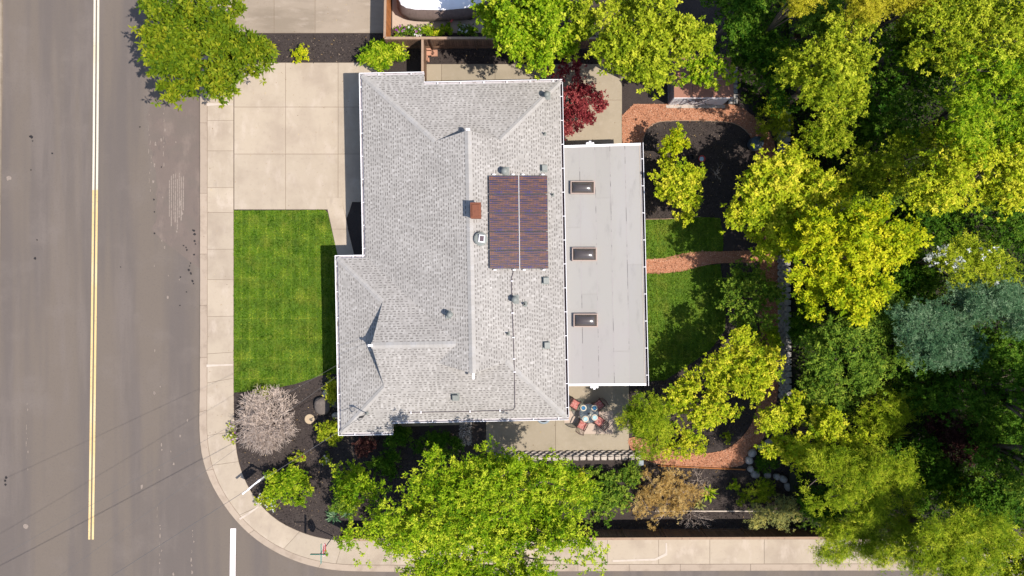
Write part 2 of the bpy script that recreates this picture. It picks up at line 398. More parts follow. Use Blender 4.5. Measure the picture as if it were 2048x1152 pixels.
def crown_clumps(rng, R, nl, nc, wk=1.0, lobe=(.34, .52), low=-.25):
    """clump centres on a crown built of limbs' lobes, each lobe breaking up into smaller tufts, so the outline is uneven and
    pockets stay open between the tufts"""
    R = np.array(R, float)
    th = rng.uniform(0, .9, nl)+np.arange(nl)*2.399
    zz = rng.uniform(-.45, .8, nl); rr = rng.uniform(.34, .78, nl)
    hor = rr*np.sqrt(1-np.clip(zz, 0, 1)**2*.6)
    lc = np.stack([np.cos(th)*hor, np.sin(th)*hor, zz*.62], 1)
    lr = rng.uniform(lobe[0], lobe[1], nl)
    lc = np.vstack([lc, [[0, 0, .3]]]); lr = np.append(lr, lobe[1])
    # tufts on the lobes
    nt = max(4, int(7*np.mean(lr)/.3)); T = []; TR = []; TL = []
    for j in range(len(lr)):
        m = int(nt*rng.uniform(.7, 1.3))
        d = unit(rng.normal(0, 1, (m, 3))); d[:, 2] = np.where(d[:, 2] < low, -d[:, 2], d[:, 2])
        T.append(lc[j]+d*lr[j]*rng.uniform(.5, 1.15, m)[:, None]); TR.append(lr[j]*rng.uniform(.22, .54, m)); TL += [j]*m
    T = np.vstack(T); TR = np.concatenate(TR); TL = np.array(TL)
    n = nc*3
    k = rng.choice(len(TR), n, p=TR**1.6/np.sum(TR**1.6))
    d = unit(rng.normal(0, 1, (n, 3))); d[:, 2] = np.where(d[:, 2] < low, -d[:, 2], d[:, 2])
    p = T[k]+d*TR[k][:, None]*rng.uniform(.5, 1.1, n)[:, None]
    # drop most clumps buried under others
    q2 = np.linalg.norm(p[:, None, :]-T[None], axis=2)/TR[None]; q2[np.arange(n), k] = 9
    buried = (q2 < .55).any(1)
    keep = (~buried) | (rng.uniform(0, 1, n) < .25)
    p, d, k = p[keep][:nc], d[keep][:nc], k[keep][:nc]
    out = unit(d/np.maximum(R/np.max(R), .3))
    # uneven outline: long and short limbs round the crown
    ph = rng.uniform(0, 6.28, 3); an = np.arctan2(p[:, 1], p[:, 0]); al = np.arctan2(lc[:, 1], lc[:, 0])
    wob = lambda t: (1.11+wk*(.13*np.sin(2*t+ph[0])+.11*np.sin(3*t+ph[1])+.08*np.sin(5*t+ph[2])))[:, None]
    p[:, :2] *= wob(an); lc[:, :2] *= wob(al)
    lim = 1.13 if wk >= 1 else 1.07
    p[:, :2] *= np.minimum(1, lim/np.maximum(np.hypot(p[:, 0], p[:, 1]), 1e-6))[:, None]
    return p*R, out, lc*R, TL[k]

def foliage(rng, P0, Nn, per, rc, L, W, spread=1.0, upb=.0, squash=.5, tone_c=.22, star=10):
    "each clump carries several shoots, each shoot a star of leaves"
    ns = max(1, round(per/star)); nc = len(P0)
    kc = np.repeat(np.arange(nc), ns); n = len(kc)
    sp = P0[kc]+rng.normal(0, 1, (n, 3))*np.array([1, 1, squash])*(rc*.62)
    ax = unit(Nn[kc]*.55+np.array([0, 0, .55+upb*.3])+rng.normal(0, .3, (n, 3)))
    st = rng.normal(0, .13, n)
    k = np.repeat(np.arange(n), star); N = len(k)
    rad = rng.normal(0, 1, (N, 3)); rad -= ax[k]*np.sum(rad*ax[k], 1, keepdims=True); rad = unit(rad)
    d = unit(rad*spread+ax[k]*rng.uniform(-.25, .75, N)[:, None])
    pos = sp[k]+rad*L*.06+ax[k]*rng.uniform(-.35, .35, N)[:, None]*L
    V = leaf_quads(rng, pos, d, L*rng.uniform(.6, 1.25, N), W*rng.uniform(.7, 1.25, N))
    tone = .5+rng.normal(0, tone_c, nc)[kc][k]+st[k]+rng.normal(0, .13, N)
    return V, tone

def limbs(rng, mb, base, top_z, lobes, r0, nl=None, twig=None):
    b = Vector(base)
    cx = np.mean(lobes, 0)
    fork = Vector((b.x*.85+cx[0]*.15, b.y*.85+cx[1]*.15, b.z+(top_z-b.z)*.42))
    mid = b.lerp(fork, .5)+Vector(rng.normal(0, .06, 3))
    mb.tube([b-Vector((0, 0, .15)), b+Vector((0, 0, .05)), mid, fork], [r0*1.35, r0*1.08, r0*.9, r0*.8], 8)
    for q in lobes:
        e = Vector(q); m = fork.lerp(e, .5)+Vector((rng.normal(0, .12), rng.normal(0, .12), .15*(e-fork).length*.5))
        mb.tube([fork-Vector((0, 0, r0*.6)), m, e], [r0*.55, r0*.34, r0*.10], 5)
    if twig is not None:
        for c, l in twig:
            e = Vector(c); a = Vector(lobes[l]); m = a.lerp(e, .5)+Vector(rng.normal(0, .05, 3))
            mb.tube([a, m, e], [r0*.13+.006, r0*.09+.005, .004], 3, cap=False)

def tree(name, label, cx, cy, rx, ry, zc, rz, pal, cat='tree', seed=1, nl=9, nc=170, per=62, rc=.42, L=.26, W=.12,
         base_z=0.0, r0=None, group=None, bark='bark', low=-.25, upb=.35, squash=.6, lobe=(.34, .52), twigs=40, spread=1.0,
         lean=(0, 0), extra=None, crown_name='crown', base=None, tone_c=.22, wk=1.0):
    rng = np.random.default_rng(seed)
    c = P(cx, cy, zc); k = (H-zc)/H/S
    if name in ('wood_tree', 'pine_tree', 'bright_tree'): rx, ry, nc = rx*1.12, ry*1.12, int(nc*1.2)
    R = (rx*k, ry*k, rz)
    pts, nr, lob, lid = crown_clumps(rng, R, nl, nc, wk, lobe=lobe, low=low)
    C = np.array(c)
    b = Vector((c.x+lean[0], c.y+lean[1], base_z)) if base is None else Vector((*G(*base), base_z))
    t = thing(name, label, cat, b, group=group)
    V, tone = foliage(rng, pts+C, nr, int(per*1.3), rc, L*.82, W*.84, spread, upb, squash, tone_c)
    me = quads_mesh(crown_name, V, tone, LM[pal])
    link(bpy.data.objects.new(crown_name, me), t)
    mb = MB(); r0 = r0 or .05+.028*rz+.03*max(R[0], R[1])
    tw = None
    if twigs:
        ii = rng.choice(len(pts), min(twigs, len(pts)), replace=False)
        tw = [(pts[i]+C, lid[i]) for i in ii]
    limbs(rng, mb, b, zc+rz*.1, lob+C, r0, twig=tw)
    mb.build('trunk', M[bark], t, smooth=True)
    if extra:
        for (nm, pl, share_, l2, w2, per2) in extra:
            ii = rng.choice(len(pts), max(3, int(len(pts)*share_)), replace=False)
            V, tone = foliage(rng, pts[ii]+C+nr[ii]*rc*.7, nr[ii], per2, rc*.6, l2, w2, 1, .5, .6)
            link(bpy.data.objects.new(nm, quads_mesh(nm, V, tone, LM[pl])), t)
    return t

def shrub(name, label, cx, cy, rx, ry, h, pal, seed=1, nc=40, per=50, rc=.22, L=.15, W=.07, base_z=0.0, **kw):
    kw.setdefault('twigs', 14); kw.setdefault('nl', 6); kw.setdefault('cat', 'shrub')
    return tree(name, label, cx, cy, rx, ry, base_z+h*.5, h*.52, pal, seed=seed, nc=nc, per=per, rc=rc, L=L, W=W,
                base_z=base_z, r0=.03, crown_name='foliage', **kw)

def blob(rng, r, sub=2, rough=.18):
    "an uneven stone: verts, faces"
    import bmesh
    bm = bmesh.new(); bmesh.ops.create_icosphere(bm, subdivisions=sub, radius=1)
    k = rng.normal(0, 1, (6, 3)); a = rng.uniform(.4, 1, 6)*rough
    vs = []
    for v in bm.verts:
        p = np.array(v.co); s = 1+sum(a[i]*math.tanh(2*float(np.dot(p, k[i]))-.8) for i in range(6))*.4
        q = p*s; q = np.sign(q)*np.abs(q)**.82
        vs.append((q[0]*r[0], q[1]*r[1], q[2]*r[2]))
    fs = [tuple(v.index for v in f.verts) for f in bm.faces]; bm.free()
    return vs, fs

# ================================================================== THE SETTING
def struct(name, mb, mat, **kw):
    return tag(mb.build(name, mat, **kw), kind='structure')

def gpoly(pts): return [G(*p) for p in pts]

def smooth_closed(pts, n=2):
    for _ in range(n):
        q = []
        for i in range(len(pts)):
            a, b = pts[i], pts[(i+1) % len(pts)]
            q += [(a[0]*.75+b[0]*.25, a[1]*.75+b[1]*.25), (a[0]*.25+b[0]*.75, a[1]*.25+b[1]*.75)]
        pts = q
    return pts

def smooth_open(pts, n=2):
    for _ in range(n):
        q = [pts[0]]
        for a, b in zip(pts[:-1], pts[1:]):
            q += [tuple(np.array(a)*.75+np.array(b)*.25), tuple(np.array(a)*.25+np.array(b)*.75)]
        pts = q+[pts[-1]]
    return pts

RZ = -0.13
struct('ground', MB().add([(-900, -900, -.3), (900, -900, -.3), (900, 900, -.3), (-900, 900, -.3)], [(0, 1, 2, 3)]), M['ground'])
road = struct('road', MB().add([(-33.5, -60, RZ), (60, -60, RZ), (60, 90, RZ), (-33.5, 90, RZ)], [(0, 1, 2, 3)]), M['asphalt'])
# older rough strip of asphalt along the kerb
_r = random.Random(3)
_sh = [(304+_r.uniform(-5, 5)+8*math.sin(y*.02), y) for y in range(-60, 470, 14)]+[(330+_r.uniform(-8, 8), 480), (352, 505+_r.uniform(-6, 6)), (376, 520), (404, 540)]+[(404, 300), (404, -60)]
struct('road_shoulder', MB().add([P(x, y, RZ+.004) for x, y in _sh], [tuple(range(len(_sh)))]), M['asphalt_old'])

pairs = [((400, -260), (467, -260)), ((400, 100), (467, 100)), ((400, 400), (467, 400)), ((400, 700), (467, 700)), ((399, 810), (467, 790)), ((398, 855), (468, 842)), ((401, 900), (471, 893)), ((411, 940), (478, 930)),
         ((426, 975), (489, 960)), ((446, 1008), (504, 988)), ((470, 1040), (524, 1014)), ((502, 1072), (552, 1040)), ((542, 1100), (586, 1058)),
         ((590, 1123), (625, 1073)), ((645, 1138), (670, 1081)), ((710, 1144), (715, 1082)), ((1000, 1143), (1000, 1080)), ((1300, 1142), (1300, 1079)), ((1700, 1141), (1700, 1078)), ((2300, 1141), (2300, 1078))]
pp = np.array(smooth_open([(*G(*a), *G(*b)) for a, b in pairs], 3))
cen = (pp[:, :2]+pp[:, 2:])/2
arc = np.concatenate([[0], np.cumsum(np.linalg.norm(np.diff(cen, axis=0), axis=1))])
def at(s):
    return np.array([np.interp(s, arc, pp[:, i]) for i in range(4)])
def band(s0, s1, f0, f1, n=None):
    n = n or max(2, int((s1-s0)/.5)+1)
    A = [at(s) for s in np.linspace(s0, s1, n)]
    lo = [tuple(a[:2]*(1-f0)+a[2:]*f0) for a in A]; hi = [tuple(a[:2]*(1-f1)+a[2:]*f1) for a in A]
    return lo+hi[::-1]
total = arc[-1]
sidewalk = struct('sidewalk', MB().prism(band(0, total, .015, 1.0, 140), -.28, -.02), M['joint'])
rs = random.Random(4)
s = 0.0; KF = .215
while s < total-.5:
    L = rs.choice([1.55, 1.9, 2.3, 3.3, 1.75]) if s < 36 else rs.choice([3.2, 3.4, 3.3])
    e = min(s+L, total)
    if e > 5:
        MB().prism(band(s+.009, e-.009, KF+.006, .995), -.1, rs.uniform(-.003, .003), b=.006).build('slab', M['concrete'], sidewalk)
    s = e
s = 0.0
while s < total-.5:
    e = min(s+rs.choice([3.2, 4.4, 3.8]), total)
    if e > 5: MB().prism(band(s+.008, e-.008, 0.0, KF-.006), -.2, rs.uniform(.0, .005), b=.012).build('kerb', M['kerb'], sidewalk)
    s = e
# lot surface: black bark mulch everywhere, other surfaces lie on it
inner = [tuple(a) for a in pp[:, 2:]]
yard = struct('yard', MB().prism(inner+[(60, 60), G(467, -1400)], -.25, -.03), M['mulch'])
# verge across the street
struct('far_pavement', MB().prism([G(2, -500), G(3, 100), G(-6, 700), G(-14, 1500), G(-200, 1500), G(-200, -500)], -.2, 0), M['concrete_old'])

# painted lines on the road
def paint(name, pts, mat, z=RZ+.009):
    n = len(pts)//2
    vs = [P(x, y, z) for x, y in pts]
    fs = [(i, i+1, 2*n-2-i, 2*n-1-i) for i in range(n-1)]
    return mesh_obj(name, vs, fs, mat, road)
_yl = [(194.5, -250), (192.6, 60), (191, 300), (190.2, 380), (188, 600), (184.5, 900), (182, 1079)]
for dx in (-3.6, 3.6):
    for i0, i1, mt in ((0, 3, 'pale_line'), (3, 6, 'yellow_paint')):
        seg = _yl[i0:i1+1]
        paint('yellow_line', [(x+dx-2.1, y) for x, y in seg]+[(x+dx+2.1, y) for x, y in seg[::-1]], M[mt])
paint('stop_line', [(461, 1057), (460, 1110), (458, 1300), (470, 1300), (471, 1110), (472, 1057)], M['white_paint'])

# scuffs, tar drops and scrapes on the asphalt
rr = random.Random(11)
def spot(name, px, py, r, mat, z, parent, sx=1.0, seedn=7):
    c = P(px, py, z); vs = []
    for k in range(9):
        a = 2*math.pi*k/9; q = r*rr.uniform(.6, 1.25)
        vs.append((c.x+math.cos(a)*q*sx, c.y+math.sin(a)*q, z))
    return mesh_obj(name, vs, [tuple(range(9))], mat, parent)
for (x, y, r) in [(70, 517, .09), (62, 60, .0), (104, 8, .0), (62, 273, .12), (65, 282, .06), (62, 340, .05), (104, 307, .06), (74, 480, .05), (387, 461, .09), (389, 468, .1), (389, 482, .08), (391, 488, .05),
                  (372, 495, .06), (374, 500, .06), (367, 491, .05), (388, 509, .07), (381, 526, .05), (379, 532, .05), (378, 540, .08), (382, 547, .08), (361, 554, .05), (385, 562, .07), (387, 567, .05),
                  (373, 584, .05), (360, 611, .05), (308, 399, .06), (309, 424, .05), (309, 467, .06), (323, 334, .05), (280, 254, .06), (12, 955, .1), (10, 962, .08), (11, 969, .08), (241, 534, .04)]:
    if r: spot('tar_spot', x, y, r, M['tar'], RZ+.012, road)
for k in range(26):
    spot('scuff', rr.choice([rr.gauss(330, 14), rr.gauss(318, 8), rr.gauss(365, 20)]), rr.choice([rr.uniform(200, 620), rr.uniform(600, 1150)]), rr.uniform(.05, .16), M['scuff'], RZ+.010+.0001*k, road, sx=.5)
for k in range(8):
    x = 338+k*4.0; y0 = 352+rr.uniform(-6, 10); y1 = 430+rr.uniform(-10, 30)
    paint('scrape', [(x, y0), (x+rr.uniform(-1, 1), y1), (x+1.6, y1), (x+1.8, y0)], M['scuff'], RZ+.0105)
for x, y0, y1, w in [(299, 180, 300, 1.3), (300, 310, 385, 1.2), (327, 180, 330, 1.5), (54, 800, 940, 1.2), (323, 860, 900, 2.5), (319, 1050, 1150, 1.8), (383, 1060, 1150, 2.4), (314, 1000, 1040, 1.4)]:
    y = y0
    while y < y1:
        ln = rr.uniform(2, 11); xx = x+rr.gauss(0, 1.3); ww = w*rr.uniform(.4, 1.2)
        if rr.random() < .75:
            paint('scrape', [(xx, y), (xx+rr.uniform(-1, 1), y+ln*.5), (xx-.3, y+ln), (xx-.3+ww*.7, y+ln), (xx+ww+rr.uniform(-.6, .6), y+ln*.5), (xx+ww*.5, y)], M['scuff'], RZ+.0115)
        y += ln+rr.uniform(1, 9)
spot('scuff', 51, 1053, .17, M['scuff'], RZ+.0135, road); spot('scuff', 18, 356, .16, M['scuff'], RZ+.0135, road)

# ---------------------------------------------------------------- concrete slabs
def slabs(name, xs_rows, mat, z=0.0, joint='joint', b=.006, gap=.012, base_z=-.04):
    "xs_rows: list of pixel polygons, each one slab"
    mb = MB()
    for k, poly in enumerate(xs_rows):
        mb.prism(gpoly(poly), -.2, z-.022+k*.0004)
    base = struct(name, mb, M[joint])
    for poly in xs_rows:
        pts = gpoly(poly); cx = sum(p[0] for p in pts)/len(pts); cy = sum(p[1] for p in pts)/len(pts)
        q = []
        for (x, y) in pts:
            q.append((x+(gap if x < cx else -gap), y+(gap if y < cy else -gap)))
        MB().prism(q, -.1, z+rs.uniform(-.004, .004), b=b).build('slab', mat, base)
    return base

def grid(xs, ys, skip=()):
    out = []
    for i in range(len(xs)-1):
        for j in range(len(ys)-1):
            if (i, j) not in skip: out.append([(xs[i], ys[j]), (xs[i+1], ys[j]), (xs[i+1], ys[j+1]), (xs[i], ys[j+1])])
    return out

slabs('driveway', grid([468, 571, 676, 760], [125, 214, 308, 419], skip=((2, 2),))+[[(676, 308), (760, 308), (760, 404), (704, 404), (698, 423), (692.5, 437), (681, 396), (676, 396)]], M['concrete'])
slabs('front_walk', [[(650, 396.5), (682, 395), (693, 440.5), (696, 458), (663.5, 458)], [(663.5, 458), (696, 458), (711, 520), (677, 520)], [(677, 520), (711, 520), (721, 560), (688, 560)]], M['concrete'], z=.012, gap=.006)
slabs('neighbour_driveway', grid([468, 548, 630, 772], [-260, -120, -20, 66]), M['concrete_old'])
slabs('side_path', grid([852, 883, 990, 1096, 1172, 1244], [128, 185], skip=((3, 0), (4, 0)))+[[(1096, 128), (1172, 128), (1172, 200), (1096, 200)], [(1172, 128), (1244, 128), (1244, 200), (1172, 200)], [(1130, 200), (1244, 200), (1244, 292), (1130, 292)]], M['concrete_patio'])
slabs('patio', [[(972, 820), (1111, 820), (1111, 905), (972, 905)], [(1111, 760), (1258, 760), (1258, 903), (1111, 905)]], M['concrete_patio'])
slabs('patio_tiles', grid([1128, 1160, 1192, 1226], [822, 846, 868], skip=((0, 1),)), M['tile_pink'], z=.02, gap=.008)
slabs('porch_strip', [[(760, 825), (850, 825), (850, 852), (760, 855)], [(850, 825), (918, 825), (918, 850), (850, 852)]], M['concrete_patio'], z=.004)
slabs('north_parking', grid([784, 1010], [-80, 66]), M['tile_pink'], z=.0)
# pale cement repairs on the pavement
for poly in ([(414, 206), (466, 207), (466, 211), (440, 210), (414, 212)], [(413, 729), (466, 728), (466, 731), (440, 732), (413, 734)],
             [(478, 1037), (516, 1012), (518, 1014), (498, 1029), (480, 1040)], [(1225, 1120), (1310, 1117), (1331, 1106), (1331, 1086), (1334, 1086), (1335, 1110), (1312, 1121), (1225, 1124)]):
    mesh_obj('cement_repair', [P(x, y, .0085) for x, y in poly], [tuple(range(len(poly)))], M['pale_patch'], sidewalk)

# ---------------------------------------------------------------- lawns and paths
def lawn(name, poly, seed, dens):
    pts = gpoly(poly)
    o = struct(name, MB().prism(pts, -.15, .0), M['grass_ground'])
    rng = np.random.default_rng(seed)
    A = np.array(pts); lo, hi = A.min(0), A.max(0)
    n = int((hi-lo).prod()*dens); q = rng.uniform(lo, hi, (n, 2))
    ins = np.zeros(n, bool); j = len(A)-1
    for i in range(len(A)):
        c = ((A[i, 1] > q[:, 1]) != (A[j, 1] > q[:, 1])) & (q[:, 0] < (A[j, 0]-A[i, 0])*(q[:, 1]-A[i, 1])/(A[j, 1]-A[i, 1]+1e-12)+A[i, 0])
        ins ^= c; j = i
    q = q[ins]; n = len(q)
    pos = np.column_stack([q, np.full(n, -.004)])
    # mowing passes lay the blades over in alternating directions
    ph = np.sign(np.sin(q[:, 0]*2*np.pi/1.1))*.45; pv = np.sign(np.sin(q[:, 1]*2*np.pi/1.3))*.45
    d = unit(np.column_stack([pv+rng.normal(0, .5, n), ph+rng.normal(0, .5, n), np.full(n, .9)]))
    side = unit(np.cross(d, rng.normal(0, 1, (n, 3))))
    L = rng.uniform(.05, .10, n)[:, None]; W = rng.uniform(.02, .042, n)[:, None]
    V = np.stack([pos-side*W, pos+side*W, pos+d*L], 1)
    pat = sum(rng.uniform(.5, 1)*np.sin(q[:, 0]*f*math.cos(t)+q[:, 1]*f*math.sin(t)*.8+o) for f, t, o in zip(rng.uniform(1.2, 9, 14), rng.uniform(0, 6.28, 14), rng.uniform(0, 6.28, 14)))/5
    ln_ = np.exp(-((q[:, 0] % .52-.26)/.045)**2)*.22+np.exp(-((q[:, 1] % 1.25-.6)/.05)**2)*.15
    col_ = np.where((q[:, 0]/1.04 % 1) < .5, .04, -.04)+.02*np.sign(np.sin(q[:, 1]*2*np.pi/2.5))
    fleck = rng.uniform(0, 1, n) < .004
    tn = .40+rng.normal(0, .15, n)+.40*pat+ln_*2.0+col_+fleck*.6
    g = bpy.data.objects.new('grass', quads_mesh('grass', V, tn, LM['grass'])); link(g)
    tag(g, None, 'grass', kind='stuff')
    return o, g
lw = lawn('front_lawn', [(468, 421), (650, 420), (655, 425), (672, 497), (690, 560), (690, 745), (645, 750), (590, 768), (530, 780), (468, 785)], 1, 620)[1]
lw['label'] = 'mown green grass blades of the front lawn beside the pavement'
lw = lawn('back_lawn', [(1262, 440), (1330, 439), (1400, 434), (1440, 436), (1446, 470), (1446, 503), (1400, 505), (1350, 517), (1262, 520)], 2, 520)[1]
lw['label'] = 'green grass of the small back lawn above the red path'
lw = lawn('garden_lawn', [(1262, 546), (1340, 545), (1400, 532), (1440, 528), (1452, 600), (1450, 660), (1420, 700), (1370, 735), (1330, 760), (1262, 765)], 3, 520)[1]
lw['label'] = 'green grass of the larger back lawn below the red path'

pathA = smooth_closed([(1244, 208), (1340, 208), (1440, 206), (1480, 212), (1515, 238), (1545, 270), (1556, 320), (1556, 420), (1556, 560), (1558, 700), (1556, 800), (1538, 860), (1500, 915), (1478, 936), (1400, 934), (1320, 930), (1275, 915), (1256, 890), (1258, 872),
                       (1300, 880), (1350, 905), (1410, 908), (1455, 900), (1490, 870), (1510, 835), (1520, 780), (1520, 600), (1515, 420), (1516, 330), (1505, 275), (1478, 248), (1440, 242), (1330, 241), (1304, 248), (1290, 264), (1284, 290), (1262, 300), (1244, 300)], 1)
red_path = struct('red_path', MB().prism(gpoly(pathA), -.1, .006), M['path'])
pathB = smooth_closed([(1275, 518), (1320, 518), (1360, 508), (1400, 502), (1440, 503), (1530, 500), (1530, 524), (1440, 526), (1410, 530), (1370, 542), (1330, 547), (1275, 547)], 1)
struct('cross_path', MB().prism(gpoly(pathB), -.1, .010), M['path'])

def inside(poly, q):
    A = np.array(poly); ins = np.zeros(len(q), bool); j = len(A)-1
    for i in range(len(A)):
        c = ((A[i, 1] > q[:, 1]) != (A[j, 1] > q[:, 1])) & (q[:, 0] < (A[j, 0]-A[i, 0])*(q[:, 1]-A[i, 1])/(A[j, 1]-A[i, 1]+1e-12)+A[i, 0])
        ins ^= c; j = i
    return ins

def scatter_chips(name, label, polys, dens, size, mat_key, z, seed, cat):
    rng = np.random.default_rng(seed); out = []
    for poly in polys:
        A = np.array(gpoly(poly)); lo, hi = A.min(0), A.max(0)
        q = rng.uniform(lo, hi, (int((hi-lo).prod()*dens), 2)); out.append(q[inside(A, q)])
    q = np.vstack(out); n = len(q)
    pos = np.column_stack([q, np.full(n, z)+rng.uniform(0, .012, n)])
    a = rng.uniform(0, 2*np.pi, n); d = np.column_stack([np.cos(a), np.sin(a), rng.normal(0, .25, n)])
    V = leaf_quads(rng, pos, unit(d), size*rng.uniform(.5, 1.5, n), size*.6*rng.uniform(.5, 1.4, n), .15)
    o = bpy.data.objects.new(name, quads_mesh(name, V, rng.uniform(0, 1, n)**1.5, mat_key)); link(o)
    return tag(o, label, cat, kind='stuff')
chipmat = attr_mat('bark_chips', [(0, (.014, .010, .009)), (.6, (.044, .034, .028)), (.9, (.09, .07, .056)), (1, (.19, .14, .10))], .95)
gravmat = attr_mat('red_chips', [(0, (.17, .065, .035)), (.5, (.38, .17, .092)), (1, (.56, .35, .24))], .95)
bedA = [(468, 786), (530, 782), (600, 768), (690, 745), (720, 860), (930, 860), (930, 1000), (700, 1078), (640, 1066), (570, 1050), (520, 1008), (490, 955), (475, 900)]
bedB = [(440, 70), (772, 68), (850, 100), (850, 124), (440, 124)]
bedC = [(855, 98), (1240, 98), (1240, 126), (855, 126)]
bedD = [(1262, 300), (1290, 262), (1320, 243), (1440, 243), (1500, 270), (1515, 420), (1440, 434), (1262, 440)]
bedE = [(1050, 925), (1640, 935), (1640, 1055), (1050, 1065)]
bedF = [(1262, 770), (1340, 760), (1450, 660), (1520, 600), (1515, 800), (1490, 865), (1400, 905), (1300, 875)]
scatter_chips('bark_chips', 'black bark chips strewn over the garden beds', [bedA, bedB, bedC, bedD, bedE, bedF], 130, .085, chipmat, -.026, 5, 'bark mulch')
scatter_chips('path_chips', 'reddish chips covering the garden path', [pathA, pathB], 240, .075, gravmat, .012, 6, 'gravel')
LEAF_POLYS = [bedA, bedB, bedC, bedD, bedE, bedF]
scatter_chips('fallen_leaves', 'pale fallen leaves dotted over the dark beds', LEAF_POLYS, 1.7, .085, LM['litter'], -.01, 8, 'leaf litter')
scatter_chips('paving_leaves', 'few small dry leaves on the concrete paving', [[(1130, 130), (1244, 130), (1244, 290), (1130, 290)], [(975, 838), (1257, 838), (1257, 903), (975, 903)], [(480, 0), (770, 0), (770, 66), (480, 66)], [(468, 130), (700, 130), (700, 420), (468, 420)], [(402, 250), (465, 250), (465, 900), (402, 900)]], .9, .06, LM['litter'], .012, 9, 'leaf litter')
# pale chip bed by the kitchen side
scatter_chips('river_pebbles', 'strip of pale pebbles between porch strip and patio', [[(918, 838), (943, 838), (943, 890), (918, 890)]], 700, .09, attr_mat('pebbles', [(0, (.2, .17, .14)), (1, (.55, .48, .42))], .9), -.02, 10, 'pebbles')

# raised wooded ground behind the retaining wall
def hill():
    xs = np.linspace(G(1576, 0)[0], G(2500, 0)[0], 24); ys = np.linspace(G(0, 1052)[1], G(0, -500)[1], 30)
    rng = np.random.default_rng(3); vs = []; fs = []
    for j, y in enumerate(ys):
        for i, x in enumerate(xs):
            f = min(1, i/12); z = .62+f*.7+(rng.normal(0, .05) if i else 0)
            if j == 0: z = max(.2, z*.35)
            vs.append((x, y, z))
    n = len(xs)
    for j in range(len(ys)-1):
        for i in range(n-1): fs.append((j*n+i, j*n+i+1, j*n+n+i+1, j*n+n+i))
    # skirts down to the yard
    m = len(vs)
    vs += [(x, ys[0]-.05, -.2) for x in xs]; fs += [(i, m+i, m+i+1, i+1) for i in range(n-1)]
    m2 = len(vs); vs += [(xs[0]-.02, y, -.2) for y in ys]; fs += [(j*n, j*n+n, m2+j+1, m2+j) for j in range(len(ys)-1)]
    return tag(mesh_obj('hillside', vs, fs, M['hill'], smooth=True), kind='structure')
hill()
def hz(px): return .62+.7*min(1, max(0, (px-1576)/480))

# undergrowth carpeting the shaded wood
def undergrowth(name, label, poly, dens, pal, seed, z0, zs, L=.17, W=.12, hillz=True):
    rng = np.random.default_rng(seed); A = np.array(gpoly(poly)); lo, hi = A.min(0), A.max(0)
    q = rng.uniform(lo, hi, (int((hi-lo).prod()*dens), 2)); q = q[inside(A, q)]; n = len(q)
    bump = .5+.5*np.sin(q[:, 0]*1.7+1.3*np.sin(q[:, 1]*.9))*np.sin(q[:, 1]*1.45+np.sin(q[:, 0]))
    x0 = G(1576, 0)[0]
    zb = (.62+.7*np.clip((q[:, 0]-x0)/15, 0, 1)) if hillz else 0
    pos = np.column_stack([q, zb+z0+rng.uniform(0, 1, n)*zs*(.25+bump)])
    a = rng.uniform(0, 2*np.pi, n); d = unit(np.column_stack([np.cos(a), np.sin(a), rng.uniform(-.2, .7, n)]))
    V = leaf_quads(rng, pos, d, L*rng.uniform(.6, 1.4, n), W*rng.uniform(.6, 1.3, n))
    o = bpy.data.objects.new(name, quads_mesh(name, V, .3+.35*bump+rng.normal(0, .2, n), LM[pal])); link(o)
    return tag(o, label, 'ground cover', kind='stuff')
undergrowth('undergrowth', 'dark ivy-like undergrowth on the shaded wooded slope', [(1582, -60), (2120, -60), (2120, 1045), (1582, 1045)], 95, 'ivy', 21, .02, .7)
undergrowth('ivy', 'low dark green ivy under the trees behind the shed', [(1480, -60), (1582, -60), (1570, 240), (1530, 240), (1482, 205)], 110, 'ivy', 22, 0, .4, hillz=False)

# ================================================================== THE HOUSE
ROT = math.radians(1.1)
HM = Matrix.Rotation(ROT, 4, 'Z')
XE, XR, XW, YN, YNg, YS, YSw = 3.04, -2.32, -8.62, 12.05, 12.70, -7.65, -8.36
XWw, Yr2, YNw, Xg, XB, XS = -10.26, -3.12, 1.95, -7.5, -4.95, -7.2
PT = .30; PW = PT*.955; ZR = 2.75+PT*(XE-XR); Zr2 = 2.75+PT*(Yr2-YS); YgN, YgS = 8.5, -4.2
PL = {   # z = a + b*X + c*Y
 'E': (2.75+PT*XE, -PT, 0), 'W': (ZR-PW*XR, PW, 0), 'N': (2.75+PT*YN, 0, -PT), 'S': (2.75-PT*YS, 0, PT),
 'WN': (Zr2+PT*Yr2, 0, -PT), 'WW': (2.75+PT*(YSw-YS)-PT*XWw, PT, 0)}
def zp(k, x, y): a, b, c = PL[k]; return a+b*x+c*y
def clip(poly, f):
    out = []
    for i in range(len(poly)):
        a, b = poly[i], poly[(i+1) % len(poly)]; fa, fb = f(*a), f(*b)
        if fa >= 0: out.append(a)
        if (fa >= 0) != (fb >= 0):
            t = fa/(fa-fb); out.append((a[0]+(b[0]-a[0])*t, a[1]+(b[1]-a[1])*t))
    return out
def rect(x0, x1, y0, y1): return [(x0, y0), (x1, y0), (x1, y1), (x0, y1)]
def below(i, *js):
    fs = [(lambda x, y, j=j: zp(j, x, y)-zp(i, x, y)) for j in js]; return fs
def above(i, j): return lambda x, y: zp(i, x, y)-zp(j, x, y)
def cl(poly, *fs):
    for f in fs: poly = clip(poly, f)
    return poly
def solve(i, j, axis, v):
    "coordinate where planes i and j meet on the line axis=v"
    a, b, c = PL[i]; a2, b2, c2 = PL[j]
    if axis == 'y': return ((a2-a)+(c2-c)*v)/(b-b2)
    return ((a2-a)+(b2-b)*v)/(c-c2)
XgNe, XgNw = solve('E', 'N', 'y', YgN), solve('W', 'N', 'y', YgN)
